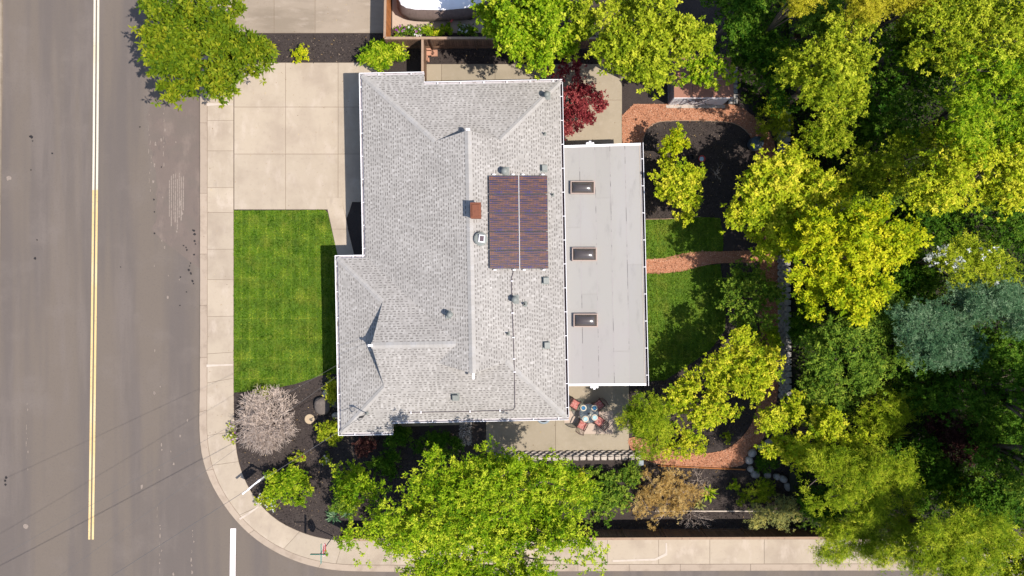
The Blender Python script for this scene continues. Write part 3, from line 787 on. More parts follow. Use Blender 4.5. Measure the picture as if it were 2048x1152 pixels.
XgSe, XgSw = solve('E', 'S', 'y', YgS), solve('W', 'S', 'y', YgS)
YgWn, YgWs = solve('WN', 'WW', 'x', Xg), solve('S', 'WW', 'x', Xg)
PROW_N, PROW_S, PROW_W = 8.97, -4.78, -8.06
ROOF = {
 'E': [rect(XR, XE, YgS, YgN), cl(rect(XR, XE, YgN, YN), *below('E', 'N')), cl(rect(XR, XE, YS, YgS), *below('E', 'S')),
       [(XR, YgN), (XgNe, YgN), (XR, PROW_N)], [(XR, PROW_S), (XgSe, YgS), (XR, YgS)]],
 'W': [rect(XW, XR, YNw, YgN), cl(rect(XW, XR, Yr2, YNw), above('W', 'WN')), cl(rect(XW, XR, YgS, Yr2), above('W', 'S')),
       cl(rect(XW, XR, YgN, YNg), *below('W', 'N')), [(XR, YgN), (XR, PROW_N), (XgNw, YgN)], [(XR, PROW_S), (XR, YgS), (XgSw, YgS)]],
 'N': [cl(rect(XB, XE, YgN, YN), *below('N', 'E', 'W')), cl(rect(XW, XB, YgN, YNg), *below('N', 'W'))],
 'S': [cl(rect(XS, XE, YS, YgS), *below('S', 'E')), cl(rect(XWw, Xg, YSw, Yr2), *below('S', 'WW')), rect(Xg, XS, YSw, YgS),
       cl(rect(Xg, XR, YgS, Yr2), above('S', 'W')), [(Xg, YgWs), (Xg, Yr2), (PROW_W, Yr2)]],
 'WN': [cl(rect(XWw, Xg, Yr2, YNw), *below('WN', 'WW')), cl(rect(Xg, XR, Yr2, YNw), above('WN', 'W')), [(Xg, Yr2), (Xg, YgWn), (PROW_W, Yr2)]],
 'WW': [cl(rect(XWw, Xg, YSw, YNw), *below('WW', 'S', 'WN'))],
}
def HP(x, y, z): return HM @ Vector((x, y, z))
house = thing('house', 'single-storey house with pale grey shingle roof and flat-roofed extension', 'house', (0, 0, 0))

# deck under the shingles
mb = MB()
for k, polys in ROOF.items():
    for poly in polys:
        if len(poly) < 3: continue
        ar = sum(poly[i][0]*poly[(i+1) % len(poly)][1]-poly[(i+1) % len(poly)][0]*poly[i][1] for i in range(len(poly)))
        if ar < 0: poly = poly[::-1]
        mb.add([HP(x, y, zp(k, x, y)-.02) for x, y in poly], [tuple(range(len(poly)))])
roof = mb.build('roof', M['decking'], house)

# laminated shingle tabs: courses lapped up each slope, every other tab proud, dark band showing in the recessed ones
shmat = attr_mat('shingle', [(0, (.118, .105, .095)), (.24, (.155, .141, .128)), (.26, (.242, .223, .204)), (.6, (.292, .270, .249)), (1, (.375, .350, .326))], .95, grain=.20)
quads = []; tones = []
rng = np.random.default_rng(77)
UP = {'E': (-1, 0), 'W': (1, 0), 'N': (0, -1), 'S': (0, 1), 'WN': (0, -1), 'WW': (1, 0)}
EX = .140
for k, polys in ROOF.items():
    ux, uy = UP[k]
    nrm = Vector((-PL[k][1], -PL[k][2], 1)).normalized()
    for poly in polys:
        if len(poly) < 3: continue
        A = np.array(poly)
        # v = up the slope (plan), u = along the eave
        v = A[:, 0]*ux+A[:, 1]*uy; u = A[:, 0]*uy+A[:, 1]*ux
        for ci in range(int(math.floor(v.min()/EX)), int(math.ceil(v.max()/EX))):
            v0, v1 = ci*EX, (ci+1)*EX
            strip = cl([tuple(p) for p in poly], lambda x, y: x*ux+y*uy-v0, lambda x, y: v1-(x*ux+y*uy))
            if len(strip) < 3: continue
            uu = [p[0]*uy+p[1]*ux for p in strip]; u0, u1 = min(uu), max(uu)
            r2 = np.random.default_rng(abs(hash((k, ci))) % 100000 if False else (ci*131+ord(k[0])*977+len(k)*53) % 100003)
            t = -14.0+r2.uniform(0, .5); proud = bool(ci % 2)
            while t < u1:
                w = r2.uniform(.09, .19) if not proud else r2.uniform(.08, .17)
                tn = r2.normal(.6, .12); dk = r2.uniform(0, 1); bw = r2.uniform(.28, .46)
                if t+w > u0:
                    def put(a0, a1, b0, b1, tone, lift):
                        q = cl(strip, lambda x, y: x*uy+y*ux-a0, lambda x, y: a1-(x*uy+y*ux), lambda x, y: x*ux+y*uy-b0, lambda x, y: b1-(x*ux+y*uy))
                        if len(q) < 3: return
                        pts = []
                        for x, y in q:
                            f = (x*ux+y*uy-v0)/EX
                            pts.append(HP(x, y, zp(k, x, y))+nrm*(lift+.012*(1-f)))
                        quads.append(pts); tones.append(tone)
                    if proud: put(t, t+w, v0, v1, max(.3, tn), .010)
                    elif dk < .86:
                        put(t, t+w, v0, v0+EX*(1-bw), max(.3, tn-.08), .002); put(t, t+w, v0+EX*(1-bw), v1, .10+.2*dk*.7, .002)
                    else: put(t, t+w, v0, v1, max(.3, tn-.1), .002)
                t += w; proud = not proud
vs = []; fs = []
for q in quads:
    ar = sum(q[i].x*q[(i+1) % len(q)].y-q[(i+1) % len(q)].x*q[i].y for i in range(len(q)))
    n = len(vs); vs += q; idx = tuple(range(n, n+len(q))); fs.append(idx if ar > 0 else idx[::-1])
sh = mesh_obj('shingles', vs, fs, shmat, roof)
a = sh.data.attributes.new('tone', 'FLOAT', 'FACE'); a.data.foreach_set('value', np.clip(tones, 0, 1).astype(np.float32))
sh['kind'] = 'stuff'

# hip and ridge caps, each a bent piece
def cap_mesh(w, L, drop):
    m = MB(); t = .014
    m.add([(-w, 0, -drop), (0, 0, .012), (w, 0, -drop), (-w, L, -drop+t), (0, L, .012+t), (w, L, -drop+t), (-w, L, -drop), (0, L, .004), (w, L, -drop)],
          [(0, 1, 4, 3), (1, 2, 5, 4), (3, 4, 7, 6), (4, 5, 8, 7)])
    return m.mesh('ridge_cap', M['cap'])
def caps(a, b, w, drop, step=.235):
    a = HP(*a); b = HP(*b); d = b-a; n = max(1, int(d.length/step)); me = cap_mesh(w, d.length/n*1.06, drop)
    rot = (d.normalized()).to_track_quat('Y', 'Z')
    for i in range(n):
        o = bpy.data.objects.new('ridge_cap', me); o.location = a+d*((i+.0)/n)+Vector((0, 0, .028))
        o.rotation_euler = rot.to_euler(); link(o, roof)
caps((XR, PROW_S, ZR), (XR, PROW_N, ZR), .19, .066, .27)
XvE = XR-(ZR-Zr2)/PW
caps((XvE-.05, Yr2, Zr2), (PROW_W, Yr2, Zr2), .17, .06, .25)
def hip(x0, y0, z0, x1, y1, z1): caps((x1, y1, z1), (x0, y0, z0), .15, .036)
hip(XW, YNg, zp('N', XW, YNg), XgNw, YgN, zp('N', 0, YgN)); hip(XE, YN, 2.75, XgNe, YgN, zp('N', 0, YgN)); hip(XE, YS, 2.75, XgSe, YgS, zp('S', 0, YgS))
hip(XWw, YNw, zp('WN', 0, YNw), Xg, YgWn, zp('WN', 0, YgWn)); hip(XWw, YSw, zp('S', 0, YSw), Xg, YgWs, zp('S', 0, YgWs))
# gablet end walls and the white tips of their barge boards
for pts in ([(XgNe, YgN-.02, zp('N', 0, YgN)), (XgNw, YgN-.02, zp('N', 0, YgN)), (XR, YgN-.02, ZR-.05)], [(XgSw, YgS+.02, zp('S', 0, YgS)), (XgSe, YgS+.02, zp('S', 0, YgS)), (XR, YgS+.02, ZR-.05)],
            [(Xg+.02, YgWn, zp('WN', 0, YgWn)), (Xg+.02, YgWs, zp('S', 0, YgWs)), (Xg+.02, Yr2, Zr2-.05)]):
    mesh_obj('gable_vent', [HP(*p) for p in pts], [(0, 1, 2)], M['gablet'], house)
for x, y, z, sx, sy in ((XR, PROW_N+.05, ZR, .22, .12), (XR+.05, PROW_S-.16, ZR, .11, .34), (PROW_W-.06, Yr2, Zr2, .28, .13)):
    MB().box(HP(x, y, z-.02), (sx, sy, .14), ROT).build('barge_tip', M['white'], house)
def barge(a, b):
    A, B = HP(*a), HP(*b); MB().tube([A-Vector((0, 0, .05)), B-Vector((0, 0, .05))], .03, 4).build('barge_board', M['cap'], house)
barge((XgNw, YgN, zp('N', 0, YgN)+.02), (XR, PROW_N, ZR)); barge((XgNe, YgN, zp('N', 0, YgN)+.02), (XR, PROW_N, ZR)); barge((XgSw, YgS, zp('S', 0, YgS)+.02), (XR, PROW_S, ZR))
barge((XgSe, YgS, zp('S', 0, YgS)+.02), (XR, PROW_S, ZR)); barge((Xg, YgWn, zp('WN', 0, YgWn)+.02), (PROW_W, Yr2, Zr2)); barge((Xg, YgWs, zp('S', 0, YgWs)+.02), (PROW_W, Yr2, Zr2))

# walls set back under the eaves
wl = .55
wall_poly = [(XW+wl, YNg-wl), (XB-wl*.6, YNg-wl), (XB-wl*.6, YN-wl), (XE-wl, YN-wl), (XE-wl, YS+wl), (XS-wl*.6, YS+wl), (XS-wl*.6, YSw+wl), (XWw+wl, YSw+wl), (XWw+wl, YNw-wl), (XW+wl, YNw-wl)]
MB().prism([tuple(HP(x, y, 0).xy) for x, y in wall_poly], -.05, 2.34).build('wall', M['wall'], house)
eave = [(XW, YNg), (XB, YNg), (XB, YN), (XE, YN), (XE, YS), (XS, YS), (XS, YSw), (XWw, YSw), (XWw, YNw), (XW, YNw)]
MB().add([HP(x, y, 2.38) for x, y in [(p[0]*.996, p[1]*.996) for p in eave]], [tuple(range(10))]).build('soffit', M['wall'], house)

# gutters: open troughs with white lips and straps
hang = MB().box((0, 0, 0), (.16, .035, .012)).mesh('hanger', M['white'])
def gutter(a, b, z, out, first=True, strap=1.35, inner='gutter_in'):
    "a, b in house plan, out = unit outward normal"
    A, B = Vector(a), Vector(b); o = Vector(out); d = (B-A)
    prof = [(.0, .0), (.0, -.11), (.105, -.11), (.125, .0), (.155, .006), (.155, -.012), (.138, -.03), (.12, -.13), (-.012, -.13), (-.012, .0)]
    vs = []
    for q in (A, B):
        for r, h in prof: vs.append(HP(q.x+o.x*r, q.y+o.y*r, z+h))
    n = len(prof); fs = [(i, (i+1) % n, (i+1) % n+n, i+n) for i in range(n)]
    g = mesh_obj('gutter', vs, fs, [M['white'], M[inner]], house)
    g.data.polygons.foreach_set('material_index', [1 if i < 3 else 0 for i in range(n)])
    L = d.length; m = max(1, int(L/strap))
    for i in range(m):
        q = A+d*((i+.6)/m)+o*.07
        share('hanger', hang, HP(q.x, q.y, z+.012), (0, 0, ROT+math.atan2(o.y, o.x)), g)
e = .02
gutter((XE+e, YN), (XE+e, YS), 2.72, (1, 0), inner='gutter_shade'); gutter((XB, YN+e), (XE+.15, YN+e), 2.72, (0, 1)); gutter((XW-.15, YNg+e), (XB, YNg+e), zp('N', 0, YNg)-.03, (0, 1))
gutter((XW-e, YNg+.15), (XW-e, YNw+.02), zp('W', XW, 0)-.03, (-1, 0)); gutter((XWw-.15, YNw+e), (XW-.02, YNw+e), zp('WN', 0, YNw)-.03, (0, 1)); gutter((XWw-e, YSw-.15), (XWw-e, YNw+.15), zp('WW', XWw, 0)-.03, (-1, 0))
gutter((XWw-.15, YSw-e), (XS, YSw-e), zp('S', 0, YSw)-.03, (0, -1)); gutter((XS, YS-e), (XE+.15, YS-e), 2.72, (0, -1))

# ---- flat-roofed extension
ZF = 2.52
fc = [P(1127, 293, ZF), P(1281, 288, ZF-.06), P(1292, 769, ZF-.06), P(1134, 770, ZF)]
base = MB()
ins = [P(1140, 300, 0), P(1270, 297, 0), P(1280, 752, 0), P(1140, 752, 0)]
MB().prism([(p.x*.965, p.y*.965) for p in ins], -.05, ZF-.2).build('extension_wall', M['wall'], house)
def fpt(u, v, dz=0):
    a = fc[0].lerp(fc[1], u); b = fc[3].lerp(fc[2], u); p = a.lerp(b, v); return Vector((p.x, p.y, p.z+dz))
def fslab(u0, u1, v0, v1, t0, t1):
    return [fpt(u0, v0, t0), fpt(u1, v0, t0), fpt(u1, v1, t0), fpt(u0, v1, t0), fpt(u0, v0, t1), fpt(u1, v0, t1), fpt(u1, v1, t1), fpt(u0, v1, t1)]
BOXF = [(3, 2, 1, 0), (4, 5, 6, 7), (0, 1, 5, 4), (1, 2, 6, 5), (2, 3, 7, 6), (3, 0, 4, 7)]
flat = mesh_obj('flat_roof', fslab(-.06, .995, .002, .998, -.16, -.012), BOXF, M['flat_roof'], house)
us = [-.05, .205, .405, .60, .795, .99]
for i in range(5):       # lapped strips of roll roofing, each cut once along its length
    cut = [.34, .62, .22, .86, .5][i]
    for v0, v1 in ((.003, cut-.0008), (cut+.0008, .997)):
        mesh_obj('roofing_sheet', fslab(us[i]+.003, us[i+1]+.003, v0, v1, -.012, .004+.002*(i % 2)), BOXF, M['flat_roof'], flat)
    if i: mesh_obj('lap_seam', fslab(us[i]-.003, us[i]+.003, .003, .997, -.012, .0095), BOXF, M['seam'], flat)
# white edge flashing
for u0, u1, v0, v1 in ((-.01, 1.0, -.004, .005), (-.01, 1.0, .995, 1.004)):
    mesh_obj('flashing', fslab(u0, u1, v0, v1, -.14, .03), BOXF, M['white'], house)
mesh_obj('flashing', fslab(.982, .988, .004, .996, -.012, .018), BOXF, M['pale_patch'], house)
A, B = fpt(1.004, -.006), fpt(1.004, 1.006)
inv = HM.inverted(); a2, b2 = inv @ A, inv @ B
gutter((a2.x, a2.y), (b2.x, b2.y), ZF-.09, (1, 0), strap=1.6, inner='gutter_shade')
# skylights
for (x0, y0, x1, y1) in ((1142, 363, 1188, 387), (1145, 496, 1192, 521), (1148, 628, 1194, 653)):
    c = P((x0+x1)/2, (y0+y1)/2, ZF+.12); k = (H-ZF-.12)/H/S; hx, hy = (x1-x0)/2*k, (y1-y0)/2*k
    hx, hy = hx*1.06, hy*1.08; m = MB(); t = .055
    for (cx, cy, sx, sy) in ((0, hy-t/2, 2*hx, t), (0, -hy+t/2, 2*hx, t), (hx-t/2, 0, t, 2*hy-2*t), (-hx+t/2, 0, t, 2*hy-2*t)):
        m.box((c.x+cx, c.y+cy, ZF+.05), (sx, sy, .26))
        m.box((c.x+cx*.985, c.y+cy*.985, ZF+.19), (sx*.97, sy*.97, .03))
    sk = m.build('skylight', M['tan_frame'], house)
    n = 15; vs = []; fs = []
    for j in range(n):
        for i in range(n):
            u = -1+2*i/(n-1); v = -1+2*j/(n-1)
            h = .26*((1-abs(u)**3.0)*(1-abs(v)**2.2))**.7
            vs.append((c.x+u*(hx-t), c.y+v*(hy-t), ZF+.15+h))
    for j in range(n-1):
        for i in range(n-1): fs.append((j*n+i, j*n+i+1, j*n+n+i+1, j*n+n+i))
    mesh_obj('dome', vs, fs, M['dome'], sk, smooth=True)
# twin white flood lights under both ends of the extension
for px, py, sg in ((1180, 287, 1), (1188.5, 774, -1)):
    c = P(px, py, 2.35); m = MB()
    m.box((c.x, c.y, 2.35), (.13, .28, .10)); m.box((c.x, c.y-.02*sg, 2.33), (.44, .13, .11)); m.lathe([(.05, -.09), (.085, -.02), (.07, .07), (.03, .09)], (c.x-.17, c.y, 2.33), 10); m.lathe([(.05, -.09), (.085, -.02), (.07, .07), (.03, .09)], (c.x+.17, c.y, 2.33), 10)
    m.build('flood_light', M['white'], house)

# ---- things fixed on the roof
def roof_z(px, py, guess=3.6):
    z = guess
    for _ in range(6):
        w = inv @ P(px, py, z); best = 0
        for k, polys in ROOF.items():
            for poly in polys:
                if len(poly) < 3: continue
                s = [(poly[(i+1) % len(poly)][0]-poly[i][0])*(w.y-poly[i][1])-(poly[(i+1) % len(poly)][1]-poly[i][1])*(w.x-poly[i][0]) for i in range(len(poly))]
                if all(q >= -1e-6 for q in s) or all(q <= 1e-6 for q in s): best = max(best, zp(k, w.x, w.y))
        if best: z = best
    return z
def pipe_vent(px, py, r, h, cap=True, flash=True):
    z = roof_z(px, py); c = P(px, py, z); m = MB()
    if flash: m.box((c.x, c.y, z+.022), (r*4.6, r*4.6, .018), ROT); m.lathe([(r*2.0, .01), (r*1.25, .09)], (c.x, c.y, z+.02), 14)
    m.lathe([(r, -.12), (r, h)], (c.x, c.y, z), 14)
    v = m.build('pipe_vent', M['roof_metal'], house, smooth=False)
    if cap:
        MB().lathe([(r*1.0, h-.05), (r*1.7, h-.02), (r*1.75, h+.05), (r*.6, h+.13), (.01, h+.14)], (c.x, c.y, z), 16).build('cowl', M['roof_metal'], v, smooth=True)
    else:
        MB().lathe([(r*.75, h+.002), (.005, h+.002)], (c.x, c.y, z), 12).build('bore', M['black'], v)
pipe_vent(1093, 192, .10, .42); pipe_vent(1009, 344, .12, .42); pipe_vent(900, 629, .10, .40); pipe_vent(1029, 599, .11, .40)
pipe_vent(1089, 268, .045, .28, False); pipe_vent(1105, 390, .045, .25, False); pipe_vent(1049, 608, .065, .3, False); pipe_vent(1016, 667, .05, .28, False)
for px, py in ((1087, 337), (1090, 561), (1092, 690), (911, 793)):
    z = roof_z(px, py); w = inv @ P(px, py, z); k = 'S' if py > 750 else 'E'
    nrm = HM.to_3x3() @ Vector((-PL[k][1], -PL[k][2], 1)).normalized()
    R3 = nrm.to_track_quat('Z', 'Y').to_matrix().to_4x4(); T = Matrix.Translation(P(px, py, z)+nrm*.02)
    Mx = T @ R3
    v = MB().box((0, 0, .01), (.46, .46, .016), M=Mx).box((0, 0, .09), (.27, .27, .16), M=Mx).build('box_vent', M['roof_metal'], house)
    MB().box((0, 0, .19), (.37, .37, .06), M=Mx, taper=.86).build('hood', M['roof_metal'], v)
# chimney with a reddish metal shroud
z = roof_z(953, 424); c = P(953, 424, z)
ch = MB().box((c.x, c.y, z+.25), (.52, .80, 1.0), ROT).build('chimney', M['brick_red'], house)
MB().box((c.x, c.y, z+.79), (.60, .90, .07), ROT).box((c.x, c.y, z+.84), (.5, .78, .05), ROT, taper=.8).build('shroud', M['brick_red'], ch)
# round solar attic fan
z = roof_z(961, 478); c = P(961, 478, z)
fan = MB().lathe([(.40, -.05), (.40, .05), (.30, .08), (.24, .10), (.24, .2), (.36, .22), (.37, .27), (.30, .31), (.02, .33)], (c.x, c.y, z), 28).build('attic_fan', M['roof_metal'], house, smooth=False)
T = Matrix.Translation((c.x+.09, c.y+.0, z+.40)) @ Matrix.Rotation(math.radians(14), 4, 'X') @ Matrix.Rotation(-.1, 4, 'Z')
MB().box((0, 0, 0), (.34, .42, .03), M=T).build('panel_frame', M['white'], fan)
MB().box((0, 0, .018), (.24, .32, .006), M=T).build('panel_glass', M['conduit'], fan)
MB().box((c.x+.09, c.y, z+.35), (.05, .05, .12)).build('bracket', M['dark_metal'], fan)

# electrical service mast near the front corner
z = roof_z(734, 826); c = P(734, 826, z)
mast = thing('service_mast', 'dark electrical service mast with cable loops on the front roof corner', 'mast', c)
MB().tube([(c.x, c.y, z-.2), (c.x, c.y, z+1.15)], .032, 8).build('pipe', M['grey_metal'], mast)
MB().lathe([(.12, .02), (.06, .1)], (c.x, c.y, z), 12).build('flashing', M['roof_metal'], mast)
MB().tube([(c.x, c.y, z+1.1), (c.x-.02, c.y, z+1.28), (c.x-.14, c.y-.02, z+1.30), (c.x-.2, c.y-.03, z+1.22)], [.05, .07, .06, .04], 8).build('weatherhead', M['dark_metal'], mast)
for k in range(3):
    MB().tube([(c.x-.2, c.y-.03, z+1.22), (c.x-.32-.05*k, c.y-.12-.04*k, z+1.0-.08*k), (c.x-.28, c.y-.24-.02*k, z+.93), (c.x-.12, c.y-.2, z+1.0), (c.x-.05, c.y-.1, z+1.02)], .012, 5).build('cable_loop', M['cable'], mast)

# ---- solar array
zs0 = lambda px, py: roof_z(px, py)
arr = thing('solar_array', 'solar array of dark panels on the east roof slope', 'solar panels', P(1037, 445, zs0(1037, 445)))
pm = bpy.data.materials.new('solar_cells'); pm.use_nodes = True
nt = pm.node_tree; bs = nt.nodes['Principled BSDF']; bs.inputs['Roughness'].default_value = .3; bs.inputs['Specular IOR Level'].default_value = .15
tc = nt.nodes.new('ShaderNodeTexCoord')
def wave(sc, direction, dist, ds):
    w = nn(nt, 'ShaderNodeTexWave', wave_type='BANDS', bands_direction=direction); w.inputs['Scale'].default_value = sc; w.inputs['Distortion'].default_value = dist; w.inputs['Detail Scale'].default_value = ds; w.inputs['Detail'].default_value = 2
    nt.links.new(tc.outputs['Object'], w.inputs['Vector']); return w
def mixc(fac, a, col):
    mx = nn(nt, 'ShaderNodeMix', data_type='RGBA'); mx.inputs[7].default_value = c4(col)
    nt.links.new(fac, mx.inputs[0]); nt.links.new(a, mx.inputs[6]); return mx.outputs[2]
base_c = ramp(nt, [(0, (.022, .022, .034)), (.5, (.046, .026, .032)), (1, (.11, .052, .036))])
nt.links.new(wave(2.6, 'Y', 1.6, 1.5).outputs['Fac'], base_c.inputs[0])
# silver busbars and cell gaps, with the bluish and coppery tints of the cells
mpn = nn(nt, 'ShaderNodeMapping'); mpn.inputs['Scale'].default_value = (.55, 5.5, 1); nt.links.new(tc.outputs['Object'], mpn.inputs[0])
n1 = nn(nt, 'ShaderNodeTexNoise'); n1.inputs['Scale'].default_value = 2.6; n1.inputs['Detail'].default_value = 3; nt.links.new(mpn.outputs[0], n1.inputs['Vector'])
r1 = ramp(nt, [(.50, (0, 0, 0)), (.60, (1, 1, 1))]); nt.links.new(n1.outputs['Fac'], r1.inputs[0])
wx = wave(3.0, 'X', .3, 2); rx = ramp(nt, [(.45, (0, 0, 0)), (.7, (1, 1, 1))]); nt.links.new(wx.outputs['Fac'], rx.inputs[0])
mu = nn(nt, 'ShaderNodeMath', operation='MULTIPLY'); nt.links.new(r1.outputs[0], mu.inputs[0]); nt.links.new(rx.outputs[0], mu.inputs[1])
cur = mixc(mu.outputs[0], base_c.outputs[0], (.02, .022, .14))
n2 = nn(nt, 'ShaderNodeTexNoise'); n2.inputs['Scale'].default_value = 3.1; n2.inputs['Detail'].default_value = 3
mp2 = nn(nt, 'ShaderNodeMapping'); mp2.inputs['Scale'].default_value = (.5, 5.0, 1); mp2.inputs['Location'].default_value = (4, 9, 2); nt.links.new(tc.outputs['Object'], mp2.inputs[0]); nt.links.new(mp2.outputs[0], n2.inputs['Vector'])
r2_ = ramp(nt, [(.50, (0, 0, 0)), (.62, (1, 1, 1))]); nt.links.new(n2.outputs['Fac'], r2_.inputs[0])
wx2 = wave(3.7, 'X', .3, 2); rx2 = ramp(nt, [(.5, (0, 0, 0)), (.75, (1, 1, 1))]); nt.links.new(wx2.outputs['Fac'], rx2.inputs[0])
mu2 = nn(nt, 'ShaderNodeMath', operation='MULTIPLY'); nt.links.new(r2_.outputs[0], mu2.inputs[0]); nt.links.new(rx2.outputs[0], mu2.inputs[1])
cur = mixc(mu2.outputs[0], cur, (.21, .085, .03))
wy = wave(8.2, 'Y', 0, 1); ry_ = ramp(nt, [(.86, (0, 0, 0)), (.97, (.55, .55, .55))]); nt.links.new(wy.outputs['Fac'], ry_.inputs[0])
cur = mixc(ry_.outputs[0], cur, (.05, .055, .065))
nt.links.new(cur, bs.inputs['Base Color'])
def slope_pt(px, py, lift):
    z = zs0(1037, 445)
    for _ in range(8):
        w = inv @ P(px, py, z); z = zp('E', w.x, w.y)+lift
    return P(px, py, z)
c00, c10, c01, c11 = slope_pt(977, 351, .19), slope_pt(1095, 351, .19), slope_pt(979, 538, .19), slope_pt(1097, 538, .19)
nrmE = (c10-c00).cross(c00-c01).normalized()
if nrmE.z < 0: nrmE = -nrmE
def ap(u, v, h=0): return c00.lerp(c10, u).lerp(c01.lerp(c11, u), v)+nrmE*h
for col_, (u0, u1) in enumerate(((.004, .499), (.511, .996))):
    for r in range(5):
        v0, v1 = r/5+.003, (r+1)/5-.003
        def bx(a0, a1, b0, b1, h0, h1): return [ap(a0, b1, h0), ap(a1, b1, h0), ap(a1, b0, h0), ap(a0, b0, h0), ap(a0, b1, h1), ap(a1, b1, h1), ap(a1, b0, h1), ap(a0, b0, h1)]
        pn = mesh_obj('panel', bx(u0, u1, v0, v1, -.02, .018), BOXF, M['panel_frame'], arr)
        # glass in its own local frame so the cells run along each panel
        cc = ap((u0+u1)/2, (v0+v1)/2, .02); ex_ = (c10-c00).normalized(); ey_ = nrmE.cross(ex_); Q = Matrix.Translation(cc) @ Matrix((ex_, ey_, nrmE)).transposed().to_4x4()
        Qi = Q.inverted(); loc = [Qi @ p for p in bx(u0+.006, u1-.006, v0+.004, v1-.004, .018, .021)]
        me = bpy.data.meshes.new('cells'); me.from_pydata([tuple(p+Vector((col_*1.7+0, 0, 0))*0) for p in loc], [], BOXF); me.materials.append(pm)
        o = bpy.data.objects.new('cells', me); o.location = Q.to_translation(); o.rotation_euler = Q.to_euler(); link(o, pn)
for u in (.5025, .5075):
    MB().tube([ap(u, -.004, .008), ap(u, 1.004, .008)], .007, 4).build('rail', M['white'], arr)
for u in (.12, .88):
    MB().tube([ap(u, -.012, -.05), ap(u, 1.012, -.05)], .022, 4).build('rail', M['grey_metal'], arr)
clampm = MB().box((0, 0, 0), (.16, .06, .05)).mesh('clamp', M['white'])
for u in (.09, .41, .58, .92):
    for v in (-.010, 1.010): share('clamp', clampm, ap(u, v, 0), (0, math.atan(PT), ROT), arr)
# conduit from the array down to the eave
cpts = [(1027, 541), (1026, 548), (1023, 556), (1024, 600), (1026, 650), (1029, 735), (1030, 815), (1027, 820), (940, 823), (818, 825)]
def on_roof(px, py, lift):
    z = roof_z(px, py)+lift; return P(px, py, z)
MB().tube([on_roof(x, y, .07) for x, y in cpts], .017, 6).build('conduit', M['conduit'], arr)
st = MB().box((0, 0, 0), (.15, .045, .035)).mesh('strap', M['white'])
for x, y in ((1024, 562), (1025, 626), (1027, 675), (1028, 718), (1029.5, 744), (1000, 821.5), (940, 823), (842, 824.5), (822, 825.5)):
    q = on_roof(x, y, .075); share('strap', st, q, (0, 0, ROT if y < 800 else ROT+math.pi/2), arr)

# ================================================================== FENCES, WALLS, SHED
def fence(name, label, a, b, h, mat, cap='cap_wood', face=1, bw=.14, cat='fence', cap_w=.14):
    "board fence from ground pixel a to b"
    A, B = Vector(G(*a)), Vector(G(*b)); d = B-A; L = d.length; u = d/L; n = Vector((-u.y, u.x))*face; ang = math.atan2(u.y, u.x)
    t = thing(name, label, cat, (A.x, A.y, 0))
    k = int(L/bw); bm_ = MB().box((0, 0, h/2-.03), (bw-.012, .02, h-.06)).mesh('board', mat)
    for i in range(k):
        p = A+u*(bw*(i+.5))
        o = bpy.data.objects.new('board', bm_); o.location = (p.x, p.y, rs.uniform(-.012, .006)); o.rotation_euler = (0, 0, ang+rs.uniform(-.01, .01)); link(o, t)
    np_ = max(2, int(L/2.4)+1); pm_ = MB().box((0, 0, h/2), (.09, .09, h)).mesh('post', mat)
    for i in range(np_):
        p = A+u*(L*i/(np_-1))+n*.056
        share('post', pm_, (p.x, p.y, 0), (0, 0, ang), t)
    for z in (.35, h-.3):
        c = A+d/2+n*.03
        MB().box((c.x, c.y, z), (L, .04, .09), ang).build('rail', mat, t)
    c = A+d/2+n*.02
    MB().box((c.x, c.y, h-.008), (L+.05, cap_w, .035), ang).build('cap_rail', M[cap], t)
    return t
fence('board_fence', 'brown board fence along the southern street pavement', (690, 1061), (1640, 1057), 1.78, M['fence'], face=1)
fence('board_fence', 'brown board fence between the houses north of the grey roof', (781, 97), (1300, 97), 2.0, M['fence'], face=-1)
fence('board_fence', 'orange-stained board fence beside the covered vehicle', (781, 96), (784, -90), 2.0, M['fence_orange'], face=1)
fence('side_gate', 'narrow weathered board gate running from fence to garage corner', (853, 99), (853, 162), 1.9, M['fence'], face=-1, cat='gate')

def stones_along(name, label, pts, size, z0, rows, mat, seed, cat='wall', jitter=.1, gap=.9, piece='stone', hgt=None):
    rng = np.random.default_rng(seed); q = [Vector((*G(*p), 0)) for p in pts]
    t = thing(name, label, cat, (q[0].x, q[0].y, z0))
    Ls = [(b-a).length for a, b in zip(q[:-1], q[1:])]; T = sum(Ls); shapes = []
    hgt = hgt or size[2]
    for i in range(6):
        v, f = blob(rng, (size[0]/2, size[1]/2, size[2]/2), 2, .25); m = bpy.data.meshes.new(piece); m.from_pydata(v, [], f); m.materials.append(mat); m.shade_smooth(); shapes.append(m)
    for r in range(rows):
        s = (r % 2)*size[0]*.5
        while s < T:
            k = 0; ss = s
            while k < len(Ls)-1 and ss > Ls[k]: ss -= Ls[k]; k += 1
            p = q[k].lerp(q[k+1], min(1, ss/Ls[k])); d = q[k+1]-q[k]
            o = bpy.data.objects.new(piece, shapes[rng.integers(6)])
            o.location = (p.x+rng.normal(0, jitter*.3), p.y+rng.normal(0, jitter*.3), z0+hgt*(r+.45)); o.rotation_euler = (rng.normal(0, .06), rng.normal(0, .06), math.atan2(d.y, d.x)+rng.normal(0, .08))
            sc = rng.uniform(.86, 1.12); o.scale = (sc, rng.uniform(.9, 1.1), rng.uniform(.9, 1.08)); link(o, t)
            s += size[0]*gap*sc
    return t
